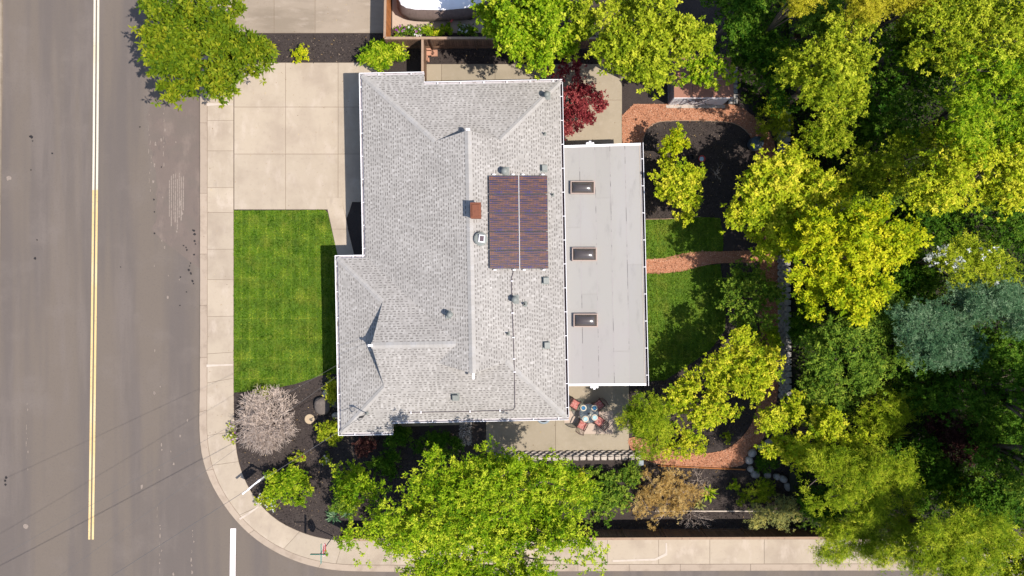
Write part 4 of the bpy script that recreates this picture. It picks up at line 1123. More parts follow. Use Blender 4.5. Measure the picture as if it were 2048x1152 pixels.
def block_wall(name, label, pts, bw, bd, bh, rows, setback, mat, seed, side=1):
    "battered wall of split-faced blocks in staggered courses; side = towards which the wall leans"
    rng = np.random.default_rng(seed); q = [Vector((*G(*p), 0)) for p in pts]
    t = thing(name, label, 'wall', (q[0].x, q[0].y, 0))
    shapes = []
    for i in range(5):
        j = rng.normal(0, .012, (8, 3)); m = MB(); w, d_, h = bw/2, bd/2, bh/2
        prof = [(-w*.72, d_), (-w, -d_*.35), (-w*.62, -d_*.86), (0, -d_), (w*.62, -d_*.86), (w, -d_*.35), (w*.72, d_)]
        prof = [(x*.965, y+rng.normal(0, .008)) for x, y in prof]
        m.prism(prof, -h, h-.004, b=.022); shapes.append(m.mesh('block', mat))
    Ls = [(b_-a_).length for a_, b_ in zip(q[:-1], q[1:])]; T = sum(Ls)
    for r in range(rows):
        s_ = (r % 2)*bw*.5
        while s_ < T:
            k = 0; ss_ = s_
            while k < len(Ls)-1 and ss_ > Ls[k]: ss_ -= Ls[k]; k += 1
            p = q[k].lerp(q[k+1], min(1, ss_/Ls[k])); d = (q[k+1]-q[k]).normalized(); n_ = Vector((-d.y, d.x, 0))*side
            p = p+n_*(setback*r)
            o = bpy.data.objects.new('block', shapes[rng.integers(5)]); o.location = (p.x, p.y, -.04+bh*(r+.5)); o.rotation_euler = (rng.normal(0, .015), rng.normal(0, .015), math.atan2(n_.y, n_.x)-math.pi/2+rng.normal(0, .03)); link(o, t)
            s_ += bw*1.005
    return t
block_wall('retaining_wall', 'long split-stone retaining wall between red path and wooded slope', [(1560, 225), (1559, 420), (1560, 560), (1562, 800)], .40, .34, .2, 4, .075, M['stone'], 31, side=1)
block_wall('scalloped_wall', 'low wall of pale rounded blocks edging the patio on its south', [(1275, 905), (1200, 906), (1100, 907), (985, 908)], .43, .32, .18, 3, .085, M['stone_warm'], 32, side=1)
rb = [P(985, 914, .5), P(1278, 912, .5), P(1278, 1000, .12), P(1278, 1046, -.02), P(985, 1050, -.02), P(985, 1000, .12)]
tag(mesh_obj('raised_bed', rb, [(0, 5, 2, 1), (5, 4, 3, 2)], M['mulch']), kind='structure')
stones_along('rock_ring', 'curved ring of white-grey boulders at the bend of the red path', [(1536, 885), (1513, 896), (1499, 915), (1496, 934), (1508, 946), (1530, 950), (1553, 952), (1572, 962), (1580, 985)], (.58, .50, .45), -.06, 1, M['stone'], 33, gap=1.0, piece='boulder', cat='rocks')
# single green-grey utility box by the path
c = P(1279, 924, 0)
bxo = MB().box((c.x, c.y, .12), (.42, .32, .3)).build('irrigation_box', M['ac_grey']); tag(bxo, 'small grey-green box at the end of the scalloped stone row', 'box')

# timber edging
def edging(name, label, pts, mat, w=.045, h=.09):
    q = [Vector((*G(*p), 0)) for p in pts]; m = MB()
    for a, b in zip(q[:-1], q[1:]):
        d = b-a; c = (a+b)/2; m.box((c.x, c.y, h/2-.03), (d.length+.01, w, h), math.atan2(d.y, d.x))
    return tag(m.build(name, mat), label, 'edging')
edging('timber_edging', 'rusty timber board edging below the red path', [(1316, 931), (1400, 935), (1490, 939)], M['fence_orange'], .06, .12)
edging('pale_board', 'long pale board lying in the bed before the street fence', [(1310, 1022), (1400, 1022), (1486, 1022), (1580, 1023)], M['pale_patch'], .07, .08)
edging('bender_board', 'thin brown edging curving round the dark bed near the shed', smooth_open([(1284, 292), (1290, 264), (1304, 248), (1330, 241), (1440, 242), (1478, 248), (1505, 275)], 2), M['cap_wood'], .03, .07)
edging('lawn_edging', 'thin pale edging along the top of the back lawn', [(1289, 438.5), (1330, 438), (1400, 433)], M['cap_wood'], .035, .05)

# shed
sh_ = thing('garden_shed', 'small shed with terracotta roof, grey side and white front', 'shed', P(1392, 180, 0))
sx0, sy0 = G(1336, 209); sx1, sy1 = G(1446, 130); SH = 1.95
MB().prism([(sx0, sy0), (sx1, sy0), (sx1, sy1), (sx0, sy1)], -.05, SH-.2).build('wall', M['shed_white'], sh_)
for i in range(13):
    y = sy0+(sy1-sy0)*(i+.5)/13
    MB().box((sx0-.012, y, SH/2), (.022, (sy1-sy0)/13-.02, SH-.3)).build('siding_board', M['shed_grey'], sh_)
for i in range(3):
    x = sx0+.12+i*.17; MB().box((x, sy0-.012, SH/2), (.15, .022, SH-.06)).build('siding_board', M['shed_white'], sh_)
for i, (x0, x1) in enumerate(((sx0+.72, sx0+1.55), (sx0+1.58, sx0+2.42))):
    dr = MB().box(((x0+x1)/2, sy0-.02, SH/2-.05), (x1-x0, .03, SH-.25)).build('door', M['shed_white'], sh_)
    for a, b in (((x0+.05, .1), (x1-.05, SH-.3)), ((x0+.05, SH-.3), (x1-.05, .1))):
        MB().tube([(a[0], sy0-.045, a[1]), (b[0], sy0-.045, b[1])], .035, 4).build('brace', M['shed_grey'], dr)
    MB().box((x1-.08 if i == 0 else x0+.08, sy0-.06, SH/2), (.03, .04, .14)).build('handle', M['dark_metal'], dr)
xm = sx0+1.57
mesh_obj('panel', [(xm-.62, sy0-.05, SH-.32), (xm+.62, sy0-.05, SH-.32), (xm+.18, sy0-.05, .62)], [(0, 2, 1)], M['shed_grey'], sh_)
MB().box((sx1-.35, sy0-.02, SH/2), (.55, .03, SH-.1)).build('panel', M['shed_white'], sh_)
MB().box(((sx0+sx1)/2, sy0-.05, SH-.04), (sx1-sx0+.1, .12, .09)).build('fascia', M['white'], sh_)
MB().box(((sx0+sx1)/2, sy0-.13, .0), (sx1-sx0+.25, .2, .06)).build('sill', M['stone_warm'], sh_)
xs_ = [sx0-.06, sx0+1.05, sx0+2.25, sx1+.08]
for i in range(3):
    a, b = xs_[i]+.01, xs_[i+1]-.01
    vs = [(a, sy0-.08, SH+.02), (b, sy0-.08, SH+.02), (b, sy1+.1, SH-.12), (a, sy1+.1, SH-.12)]
    mesh_obj('roof_panel', [(x, y, z-.04) for x, y, z in vs]+[(x, y, z+.01) for x, y, z in vs], BOXF, M['terracotta'], sh_)

# stepping pavers by the shed
pv = struct('paver_path', MB().prism(gpoly([(1455, 100), (1477, 100), (1477, 209), (1455, 209)]), -.06, -.012), M['soil'])
pvm = MB().box((0, 0, 0), (.25, .27, .08), taper=.94).mesh('paver', M['stone'])
for cx_ in (1461, 1471):
    for j in range(11): share('paver', pvm, (*G(cx_, 203-j*10), .0), (0, 0, rs.uniform(-.05, .05)), pv)

# ================================================================== SMALL THINGS
def ellipsoid_thing(name, label, cat, px, py, r, mat, z=0, seed=1, rough=.25):
    v, f = blob(np.random.default_rng(seed), r, 3, rough); c = P(px, py, 0)
    o = mesh_obj(name, [(x+c.x, y+c.y, w+z+r[2]*.55) for x, y, w in v], f, mat, smooth=True); return tag(o, label, cat)

# covered vehicle next door
cv = thing('covered_vehicle', 'large vehicle under a white and taupe cover next door', 'vehicle', P(880, 0, 0))
def loft(sections, n=36):
    vs = []; fs = []
    for k, (x0, x1, y0, y1, z, e) in enumerate(sections):
        cx, cy, hx, hy = (x0+x1)/2, (y0+y1)/2, (x1-x0)/2, (y1-y0)/2
        for i in range(n):
            a = 2*math.pi*i/n; ca, sa = math.cos(a), math.sin(a); w = 1+.012*math.sin(i*3.1+k)*(1 if k < 4 else .3)
            # the bow on the east narrows
            px_ = math.copysign(abs(ca)**(2/e), ca)*hx*w; py_ = math.copysign(abs(sa)**(2/e), sa)*hy*w
            if px_ > 0: py_ *= 1-.32*(px_/hx)**2
            vs.append((cx+px_, cy+py_, z))
    for k in range(len(sections)-1):
        for i in range(n):
            a, b = k*n+i, k*n+(i+1) % n; fs.append((a, b, b+n, a+n))
    return vs, fs, n
gx0, gy0 = G(797, 48); gx1, gy1 = G(985, -48)
secs = [(gx0+.15, gx1-.1, gy0+.15, gy1-.15, .12, 4), (gx0, gx1, gy0, gy1, .45, 4), (gx0+.02, gx1-.05, gy0+.02, gy1, .95, 4), (gx0+.22, gx1-.2, gy0+.34, gy1-.3, 1.42, 4.5)]
v, f, n = loft(secs); mesh_obj('skirt', v, f, M['cover_taupe'], cv, smooth=True)
secs2 = [(gx0+.22, gx1-.2, gy0+.34, gy1-.3, 1.425, 4.5), (gx0+.34, gx1-.32, gy0+.46, gy1-.42, 1.56, 4.5), (gx0+.9, gx1-.9, gy0+.9, gy1-.9, 1.66, 3.5), (gx0+2.2, gx1-2.2, gy0+1.4, gy1-1.4, 1.70, 2.5)]
v, f, n = loft(secs2); f.append(tuple(range(3*n, 4*n))); mesh_obj('top', v, f, M['cover_white'], cv, smooth=True)
for sx in (.25, .75):
    for sy in (.12, .88): MB().lathe([(.30, -.1), (.32, 0), (.30, .1)], (0, 0, 0), 16).build('wheel', M['black'], cv, loc=(gx0+(gx1-gx0)*sx, gy0+(gy1-gy0)*sy, .32), rot=(math.pi/2, 0, 0))
o = MB().box((*P(904, 41, .6).xy, .62), (.28, .10, .06), .9).build('red_strap', M['terra_pot']); tag(o, 'short red strap lying against the taupe vehicle cover', 'strap'); 

# pink pavers stacked by the gate
for i, (x, y, sx, sy, z, lb) in enumerate(((857, 98, .36, .3, .05, 'pink concrete paver nearest the fence, beside the gate'), (858, 106, .36, .34, .05, 'pink concrete paver in the middle of the group by the gate'), (869, 107, .40, .40, .09, 'largest square pink paver, rightmost by the gate'),
                                   (853.5, 116, .14, .34, .05, 'narrow pale pink brick against the gate'), (857, 120, .12, .26, .05, 'small orange brick on the bed south of the pink pavers'))):
    o = MB().box((*G(x, y), z-.02), (sx, sy, .1), .02*i, taper=.95).build('concrete_paver', M['paver_pink']); tag(o, lb, 'paver')
edging('fallen_plank', 'pink-brown plank lying along the foot of the north fence', [(852, 95.5), (905, 95)], M['paver_pink'], .12, .1)

# round utility lid, boulders, pots
c = P(619, 838, 0); o = MB().lathe([(.31, -.1), (.31, .01), (.28, .035), (.02, .04)], (c.x, c.y, 0), 28).build('utility_lid', M['beige'], smooth=False); tag(o, 'round beige utility lid in the front mulch bed', 'lid')
for i, (x, y, r, lb) in enumerate(((653, 789, (.26, .3, .16), 'tan boulder half under the yellow-green front hedge'), (648, 812, (.55, .62, .3), 'large dark boulder in the front bed beside the hedge'), (672, 806, (.3, .28, .2), 'grey boulder between hedge and front wall'), (674, 830, (.36, .22, .2), 'pale flat boulder at the front wall near the roof corner'))):
    ellipsoid_thing('boulder', lb, 'rock', x, y, r, M['boulder'] if i in (1, 2) else M['stone_warm'], -.05, 50+i)
c = P(1403, 318, 0); o = thing('red_pot', 'small red ring-shaped pot on the dark bed', 'pot', c)
MB().lathe([(.10, 0), (.19, .05), (.21, .16), (.17, .17), (.14, .08)], (c.x, c.y, -.03), 22, cap=False).build('rim', M['terra_pot'], o); MB().lathe([(.14, .07), (.01, .075)], (c.x, c.y, -.03), 16).build('inside', M['pale_glaze'], o)
c = P(1381, 315, 0); o = MB().lathe([(.12, -.03), (.17, .24), (.15, .24), (.12, .06), (.01, .06)], (c.x, c.y, 0), 20).build('black_pot', M['black']); tag(o, 'round black pot left of the red ring pot', 'pot')
c = P(1506, 290, 0); o = thing('compost_bin', 'dark blue-grey barrel-shaped bin beside the red path', 'bin', c)
MB().lathe([(.36, -.03), (.42, .3), (.40, .75), (.34, .85)], (c.x, c.y, 0), 24).build('body', M['bin'], o, smooth=True); MB().lathe([(.38, .84), (.37, .90), (.2, .95), (.02, .96)], (c.x, c.y, 0), 24).build('lid', M['bin'], o, smooth=True)
# air conditioner half under the south eave
c = P(1086, 829, 0); o = thing('air_conditioner', 'blue-grey unit with dark round grille half under the south eave', 'air conditioner', c)
MB().lathe([(.46, 0), (.47, .06), (.47, .72), (.42, .80), (.34, .80), (.33, .74)], (c.x, c.y, 0), 28, cap=False).build('casing', M['ac_grey'], o); MB().lathe([(.34, .76), (.02, .78)], (c.x, c.y, 0), 24).build('grille', M['dark_metal'], o)

# estate-agent style post with hanging panel
c = Vector((*G(537, 947), 0)); e_ = Vector((*P(485, 988, 1.75).xy, 0)); d = (e_-c).normalized(); n_ = Vector((-d.y, d.x, 0)); ang = math.atan2(d.y, d.x)
sp = thing('sign_post', 'white wooden sign post with hanging panel in the front mulch bed', 'sign', c)
MB().box((c.x, c.y, .86), (.10, .10, 1.82), ang).build('post', M['white'], sp)
m_ = c+d*((e_-c).length*.5-.05)
MB().box((m_.x, m_.y, 1.72), ((e_-c).length+.12, .09, .09), ang).build('arm', M['white'], sp)
MB().lathe([(.07, 0), (.08, .03), (.05, .06), (.06, .1), (.0, .16)], (c.x, c.y, 1.77), 12).build('finial', M['white'], sp)
q = c+d*.66
MB().box((q.x, q.y, 1.22), (.86, .022, .62), ang).build('panel', M['white'], sp)
MB().box((q.x, q.y, 1.585), (.62, .022, .07), ang).build('rider', M['sign_green'], sp)
for s_ in (-.3, .3): MB().tube([(q.x+d.x*s_, q.y+d.y*s_, 1.52), (q.x+d.x*s_, q.y+d.y*s_, 1.69)], .008, 5).build('hanger', M['grey_metal'], sp)

# stop sign with street-name blades
c = Vector((*G(666, 1073), 0)); ss = thing('stop_sign', 'red octagonal stop sign with green street-name blades at the corner', 'sign', c)
MB().tube([(c.x, c.y, -.1), (c.x, c.y, 3.15)], .03, 8).build('pole', M['grey_metal'], ss)
def octo(r, x, z, mat, name, parent):
    vs = [(x, c.y+r*math.cos(math.pi/8+k*math.pi/4), z+r*math.sin(math.pi/8+k*math.pi/4)) for k in range(8)]
    vs2 = [(x-.008, y, z_) for _, y, z_ in vs]
    return mesh_obj(name, vs+vs2, [tuple(range(8)), tuple(range(15, 7, -1))]+[(i, (i+1) % 8+0, (i+1) % 8+8, i+8)[::-1] for i in range(8)], mat, parent)
octo(.41, c.x+.044, 2.3, M['white'], 'border', ss); pl = octo(.385, c.x+.052, 2.3, M['sign_red'], 'face', ss)
fcv = bpy.data.curves.new('lettering', 'FONT'); fcv.body = 'STOP'; fcv.size = .33; fcv.align_x = 'CENTER'; fcv.align_y = 'CENTER'; fcv.extrude = .002; fcv.materials.append(M['white'])
fo_ = bpy.data.objects.new('lettering_source', fcv)
lme = bpy.data.meshes.new_from_object(fo_); bpy.data.objects.remove(fo_); bpy.data.curves.remove(fcv)
fo = bpy.data.objects.new('lettering', lme); fo.location = (c.x+.056, c.y, 2.3); fo.rotation_euler = (math.pi/2, 0, math.pi/2); link(fo, pl)
MB().box((c.x, c.y-.05, 2.86), (.018, 1.15, .2)).build('name_blade', M['sign_green'], ss)
MB().box((c.x-.05, c.y, 3.06), (1.05, .018, .17)).build('name_blade', M['sign_green'], ss)
for a in ((c.x+.011, c.y-.05, 2.86, .002, 1.1, .012),):
    for dz in (-.085, .085): MB().box((a[0], a[1], a[2]+dz), (a[3], a[4], a[5])).build('blade_border', M['white'], ss)

# overhead service wires from the mast out over the street
def wire(name, label, a, b, sag, r, n=24):
    pts = []
    for i in range(n+1):
        t = i/n; p = a.lerp(b, t); pts.append((p.x, p.y, p.z-sag*4*t*(1-t)))
    o = MB().tube(pts, r, 5).build(name, M['cable']); return tag(o, label, 'wire')
cm = P(731, 829, roof_z(734, 826)+1.15)
wA = P(120, 1218, 6.4)
wire('service_wire', 'thick overhead service cable running from roof mast over the street', cm, cm.lerp(wA, 1.8)+Vector((0, 0, .6)), .35, .013)
wB = P(60, 1080, 7.2); g0 = HP(PROW_W, Yr2, Zr2)+Vector((0, 0, .1))
wire('telephone_wire', 'thin overhead wire from the front gablet over the street', g0, g0.lerp(wB, 1.6)+Vector((0, 0, .8)), .3, .007)
wire('cable_wire', 'second thin overhead wire just below the gablet wire', g0+Vector((.1, -.25, -.1)), g0.lerp(P(60, 1190, 7.2), 1.6)+Vector((0, 0, .8)), .3, .007)

# ---- patio set
TC = P(1175.5, 823, 0)
tb = thing('patio_table', 'round glass-topped patio table with dark metal legs', 'table', TC)
MB().lathe([(.01, .715), (.585, .715), (.585, .727), (.01, .727)], (TC.x, TC.y, 0), 40).build('glass_top', M['glass'], tb)
ringp = [(TC.x+.6*math.cos(a*math.pi/20), TC.y+.6*math.sin(a*math.pi/20), .72) for a in range(41)]
MB().tube(ringp, .018, 6).build('rim', M['chair_metal'], tb)
for k in range(4):
    a = k*math.pi/2+.15
    MB().tube([(TC.x+.5*math.cos(a), TC.y+.5*math.sin(a), 0), (TC.x+.25*math.cos(a), TC.y+.25*math.sin(a), .38), (TC.x+.55*math.cos(a), TC.y+.55*math.sin(a), .70)], .018, 6).build('leg', M['chair_metal'], tb)
o = MB().lathe([(.05, 0), (.075, .05), (.06, .16), (.03, .2)], (TC.x+.05, TC.y-.05, .728), 14).build('vase', M['straw']); tag(o, 'small pale vase at the middle of the patio table', 'vase')
def chair(label, ang, dist):
    p = TC+Vector((math.cos(ang)*dist, math.sin(ang)*dist, 0))
    t = thing('patio_chair', label, 'chair', p, ang+math.pi/2, group='chairs round the patio table')
    # local: +y is away from ... front faces -? front edge towards the table = +y
    fm = M['chair_metal']
    for sx in (-1, 1):
        MB().tube([(sx*.27, .26, 0), (sx*.27, .25, .62), (sx*.27, .1, .66), (sx*.27, -.26, .62)], [.02, .024, .03, .026], 6).build('arm', fm, t, local=True)
        MB().tube([(sx*.26, -.30, 0), (sx*.26, -.25, .42), (sx*.26, -.46, .98)], .022, 6).build('leg', fm, t, local=True)
    MB().tube([(-.26, .25, .40), (.26, .25, .40), (.26, -.25, .40), (-.26, -.25, .40), (-.26, .25, .40)], .015, 5).build('seat_frame', fm, t, local=True)
    m = MB(); m.tube([(-.26, -.46, .98), (0, -.50, 1.01), (.26, -.46, .98)], .025, 6); m.tube([(-.26, -.27, .52), (.26, -.27, .52)], .014, 5)
    bk = m.build('backrest', fm, t, local=True)
    sl = MB().tube([(0, -.275, .52), (0, -.48, .99)], .017, 4).mesh('slat', fm)
    for k in range(5): share('slat', sl, (-.18+k*.09, 0, 0), (0, 0, 0), t, local=True)
    cu = MB().box((0, 0, .455), (.50, .50, .08), taper=.92).box((0, 0, .50), (.46, .46, .02), taper=.8).build('seat_cushion', M['cushion'], t, local=True)
    return t
for nm, a, dd in (('top left patio chair, its back towards the house wall', 148, .98), ('top right patio chair, lying in tree shade', 38, .80), ('bottom left patio chair with red cushion in full sun', 243, .86), ('bottom right patio chair with red cushion, nearest the lawn side trees', 322, .88)):
    chair(nm, math.radians(a), dd)
for nm, px, py, gl in (('blue plate on straw charger, top left of the glass table', 1167, 816, 'blue_glaze'), ('deep blue plate on straw charger, top right of the glass table', 1189, 816, 'blue_glaze'), ('pale blue bowl on straw charger, bottom left of the glass table', 1171, 838, 'pale_glaze'), ('pale blue bowl on straw charger, bottom right of the glass table', 1189.5, 835, 'pale_glaze')):
    c = P(px, py, .735); t = thing('place_setting', nm, 'plate', (c.x, c.y, .728), group='place settings on the patio table')
    MB().lathe([(.02, 0), (.19, .0), (.195, .012), (.15, .018), (.02, .018)], (c.x, c.y, .728), 24).build('charger', M['straw'], t); MB().lathe([(.07, .018), (.125, .045), (.12, .05), (.07, .03), (.01, .028)], (c.x, c.y, .728), 24).build('bowl', M[gl], t)

# ================================================================== TREES AND PLANTS
def twig_shrub(name, label, cx, cy, rx, ry, h, mat, seed, gens=5, first=9, r0=.035, z0=0.0, kids=(2, 4), base=None, cat='shrub', up=.5, curl=.25, cap_n=1500, rmin=.004):
    rng = np.random.default_rng(seed); c = P(cx, cy, h*.7); k = (H-h*.7)/H/S
    R = np.array([rx*k, ry*k, h])
    b0 = np.array([c.x, c.y, z0]) if base is None else np.array([*G(*base), z0])
    t = thing(name, label, cat, tuple(b0)); mb = MB()
    fr = []
    for i in range(first):
        a = 2*math.pi*(i+rng.uniform(-.3, .3))/first; fr.append((b0.copy(), unit(np.array([math.cos(a), math.sin(a), rng.uniform(.35, 1.3)])), r0))
    step = 1.0/gens
    for g in range(gens):
        nf = []
        for (p, d, r) in fr:
            ln = step*rng.uniform(.8, 1.25)*(1.15 if g == 0 else 1)
            tgt = d*R*ln
            q = p+tgt; m_ = (p+q)/2+rng.normal(0, 1, 3)*np.linalg.norm(tgt)*curl*.35
            mb.tube([p, m_, q], [r, r*.85, r*.68], 4 if g < 2 else 3, cap=False)
            rel = (q-np.array([c.x, c.y, z0]))/R
            nk = rng.integers(kids[0], kids[1]+1) if g < gens-1 else 0
            for _ in range(nk):
                nd = unit(d+rng.normal(0, .55, 3)+np.array([0, 0, up*.2])-unit(rel+1e-6)*max(0, np.linalg.norm(rel)-.9)*1.6)
                nf.append((q, nd, max(rmin, r*.64)))
        fr = nf if nf else fr
        if len(fr) > cap_n: fr = [fr[i] for i in rng.choice(len(fr), cap_n, replace=False)]
    mb.build('branches', mat, t)
    return t

# -- front yard
tree('street_tree', 'broad glossy-leaved tree overhanging the street at the driveway', 406, 98, 134, 100, 4.4, 2.0, 'glossy', seed=101, nl=20, nc=430, per=44, rc=.34, L=.34, W=.13, bark='bark_pale', twigs=200, base=(455, 118), lobe=(.26, .38), low=-.1, upb=.3, wk=.35, tone_c=.13)
twig_shrub('bare_shrub', 'large leafless grey twiggy shrub in the front bed', 533, 846, 74, 77, 1.55, M['twig_grey'], 5, gens=6, first=14, kids=(2, 4), base=(538, 838), cap_n=3000, rmin=.010)
shrub('flower_patch', 'low white-flowered plant spilling onto the pavement beside the bare shrub', 464, 866, 11, 22, .4, 'olive', 111, nc=22, per=26, rc=.15, L=.09, W=.05, extra=[('blossom', 'flower', .8, .07, .06, 7)])
shrub('green_shrub', 'small green tuft at the lawn edge above the bare shrub', 522, 782, 14, 9, .5, 'olive', 112, nc=14, per=30, rc=.16, L=.12, W=.05)
shrub('front_hedge', 'yellow-green clipped shrub against the front wall, upper one', 663, 766, 12, 15, .8, 'chartreuse', 113, nc=36, per=50, rc=.14, L=.08, W=.05)
shrub('front_hedge', 'yellow-green clipped shrub against the front wall, lower one', 663, 792, 12, 17, .8, 'chartreuse', 114, nc=36, per=50, rc=.14, L=.08, W=.05)
shrub('camellia', 'mid-green rounded shrub at the front roof corner', 660, 862, 22, 24, 1.3, 'olive', 115, nc=80, per=50, rc=.18, L=.11, W=.06, wk=.4)
shrub('small_flower_bush', 'small reddish-green plant under the service wire', 595, 915, 15, 10, .45, 'olive', 116, nc=22, per=36, rc=.13, L=.1, W=.05, extra=[('blossom', 'red', .35, .07, .05, 6)])
shrub('flowering_bush', 'rounded green bush with tiny white flowers by the sign post', 578, 970, 44, 36, 1.2, 'lime', 117, nc=190, per=55, rc=.2, L=.12, W=.06, wk=.4)
shrub('white_flowers', 'loose clump of small white flowers at the pavement edge below the bush', 536, 996, 24, 20, .7, 'olive', 118, nc=70, per=30, rc=.16, L=.1, W=.045, extra=[('blossom', 'blossom', .6, .06, .05, 2)])
shrub('pink_flowers', 'small pink-flowered plant at the edge of the big tree shade', 652, 918, 10, 14, .5, 'olive', 119, nc=18, per=30, rc=.14, L=.1, W=.05, extra=[('blossom', 'flower', .5, .07, .06, 6)])
shrub('dark_shrub', 'dark reddish shrub in shade below the front roof corner', 730, 893, 16, 22, 1.3, 'maroon', 120, nc=40, per=44, rc=.2, L=.13, W=.06)
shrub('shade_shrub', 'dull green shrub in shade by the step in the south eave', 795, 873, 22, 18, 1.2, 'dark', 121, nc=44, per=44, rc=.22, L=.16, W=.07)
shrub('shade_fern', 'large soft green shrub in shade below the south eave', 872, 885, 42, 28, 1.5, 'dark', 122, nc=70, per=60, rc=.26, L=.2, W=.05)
tree('young_tree', 'small bright-leaved tree left of the big street tree', 705, 965, 38, 42, 2.4, 1.5, 'lime', seed=123, nl=7, nc=90, per=46, rc=.28, L=.18, W=.09)
def spiky(name, label, px, py, n, L, pal, seed, z0=0.0, w=.05, cat='plant'):
    rng = np.random.default_rng(seed); c = P(px, py, .5); b = Vector((c.x, c.y, z0)); t = thing(name, label, cat, b)
    V = []
    for i in range(n):
        a = rng.uniform(0, 2*np.pi); el = rng.uniform(.25, 1.2); d = np.array([math.cos(a)*math.cos(el), math.sin(a)*math.cos(el), math.sin(el)]); s_ = np.array([-math.sin(a), math.cos(a), 0])
        l = L*rng.uniform(.7, 1.15); p = np.array(b)
        pts = [p, p+d*l*.35, p+d*l*.7-np.array([0, 0, .04*l]), p+d*l-np.array([0, 0, .22*l])]; ws = [w*.6, w, w*.7, .004]
        for j in range(3): V.append([pts[j]-s_*ws[j], pts[j]+s_*ws[j], pts[j+1]+s_*ws[j+1], pts[j+1]-s_*ws[j+1]])
    V = np.array(V); tn = np.repeat(rng.uniform(.2, .95, n), 3)
    link(bpy.data.objects.new('leaves', quads_mesh('leaves', V, tn, LM[pal])), t)
    MB().lathe([(.05, -.05), (.07, .05), (.02, .12)], tuple(b), 8).build('stem', M['bark'], t)
    return t
spiky('yucca', 'grey-green spiky plant beside the stop sign', 664, 1038, 40, .62, 'blue', 7)
spiky('yucca', 'grey-green spiky plant under the big street tree', 690, 1030, 34, .55, 'blue', 8)
spiky('strap_plant', 'strap-leaved green plant right of the dry tan bush', 1420, 988, 44, .7, 'lime', 9)
spiky('strap_plant', 'pale strap-leaved plant below the dry tan bush', 1402, 1012, 26, .5, 'silver', 10)
spiky('grass_clump', 'grassy green clump at the foot of the shaded grey-olive tree', 1775, 868, 60, 1.3, 'olive', 11, hz(1775), .03)
tree('big_street_tree', 'largest bright green tree spreading over the southern pavement', 954, 1036, 240, 152, 5.6, 2.9, 'lime', seed=130, nl=30, nc=1150, per=52, rc=.46, L=.24, W=.075, twigs=120, lobe=(.24, .36), low=-.15, upb=.25, base=(940, 1020), tone_c=.24, wk=.3)
shrub('yellow_shrub', 'small yellow shrub in the mulch strip beside the driveway', 602, 108, 14, 15, .6, 'yellow', 140, nc=26, per=34, rc=.16, L=.12, W=.06)
shrub('broadleaf_shrub', 'rounded green broad-leaved shrub at the fence corner above the garage', 767, 105, 38, 28, 1.3, 'lime', 141, nc=95, per=34, rc=.24, L=.30, W=.10, upb=.6)

# -- neighbour's flower bed
for i, (x, y, rx_, ry_, pal, ex, lb) in enumerate(((802, 63, 9, 8, 'green', 'purple', 'purple-flowered plant at the left end of the neighbour flower bed'), (822, 64, 11, 8, 'green', 'blossom', 'white-flowered plant second from left in the neighbour flower bed'), (838, 63, 7, 8, 'green', 'flower', 'pinkish flowers beside the green clump in the neighbour bed'),
        (857, 62, 11, 10, 'lime', None, 'green leafy clump in the middle of the neighbour flower bed'), (874, 65, 9, 7, 'chartreuse', None, 'yellowish low plant in the neighbour flower bed'), (893, 61, 10, 11, 'lime', None, 'upright green plant right of centre in the neighbour bed'), (925, 61, 13, 10, 'green', 'blossom', 'white-dotted green plant toward the right of the neighbour bed'), (946, 64, 10, 8, 'green', None, 'dark green plant at the right end of the neighbour bed'))):
    shrub('bed_plant', lb, x, y, rx_, ry_, .5, pal, 150+i, nc=18, per=36, rc=.14, L=.11, W=.06, twigs=5, extra=[('blossom', ex, .6, .09, .08, 5)] if ex else None, cat='plant')

# -- red maple
tree('red_maple', 'crimson-leaved Japanese maple beside the north-east roof corner', 1140, 212, 68, 74, 1.55, .75, 'red', seed=160, nl=14, nc=210, per=60, rc=.24, L=.15, W=.075, lobe=(.22, .34), low=0., squash=.35)

# -- north side trees
tree('north_tree', 'bright green tree over the north fence above the red maple', 1090, 58, 92, 98, 5.6, 2.4, 'lime', seed=170, nl=13, nc=300, per=52, rc=.42, L=.24, W=.12, lobe=(.24, .36), low=-.15, bark='bark_pale')
tree('north_tree', 'small lime-green tree drooping over the vehicle cover', 1000, 30, 44, 58, 4.6, 1.8, 'lime', seed=171, nl=9, nc=120, per=50, rc=.38, L=.24, W=.12, lobe=(.26, .4), bark='bark_pale')
tree('olive_tree', 'broad olive-yellow tree between red maple and shed', 1278, 82, 122, 100, 6.4, 2.4, 'olive', seed=172, nl=16, nc=390, per=50, rc=.42, L=.25, W=.12, lobe=(.24, .35), low=-.15, bark='bark_pale', twigs=120)
tree('fringe_tree', 'sparse green tree with pale branches over the shed roof', 1415, 145, 52, 46, 4.0, 1.2, 'lime', seed=173, nl=12, nc=110, per=34, rc=.28, L=.16, W=.11, bark='bark_pale', twigs=90, lobe=(.2, .3), low=.0)
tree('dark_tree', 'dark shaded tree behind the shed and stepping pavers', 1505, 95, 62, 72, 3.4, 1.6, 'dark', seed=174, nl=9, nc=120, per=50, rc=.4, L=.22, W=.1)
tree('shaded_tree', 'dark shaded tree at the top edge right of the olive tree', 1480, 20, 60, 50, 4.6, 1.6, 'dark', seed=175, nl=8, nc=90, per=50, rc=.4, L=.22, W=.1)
shrub('wispy_shrub', 'soft olive shrub leaning over the bend in the red path', 1543, 235, 32, 40, 2.2, 'olive', 176, nc=70, per=60, rc=.26, L=.2, W=.04, cat='shrub')
HT = dict(bark='bark')
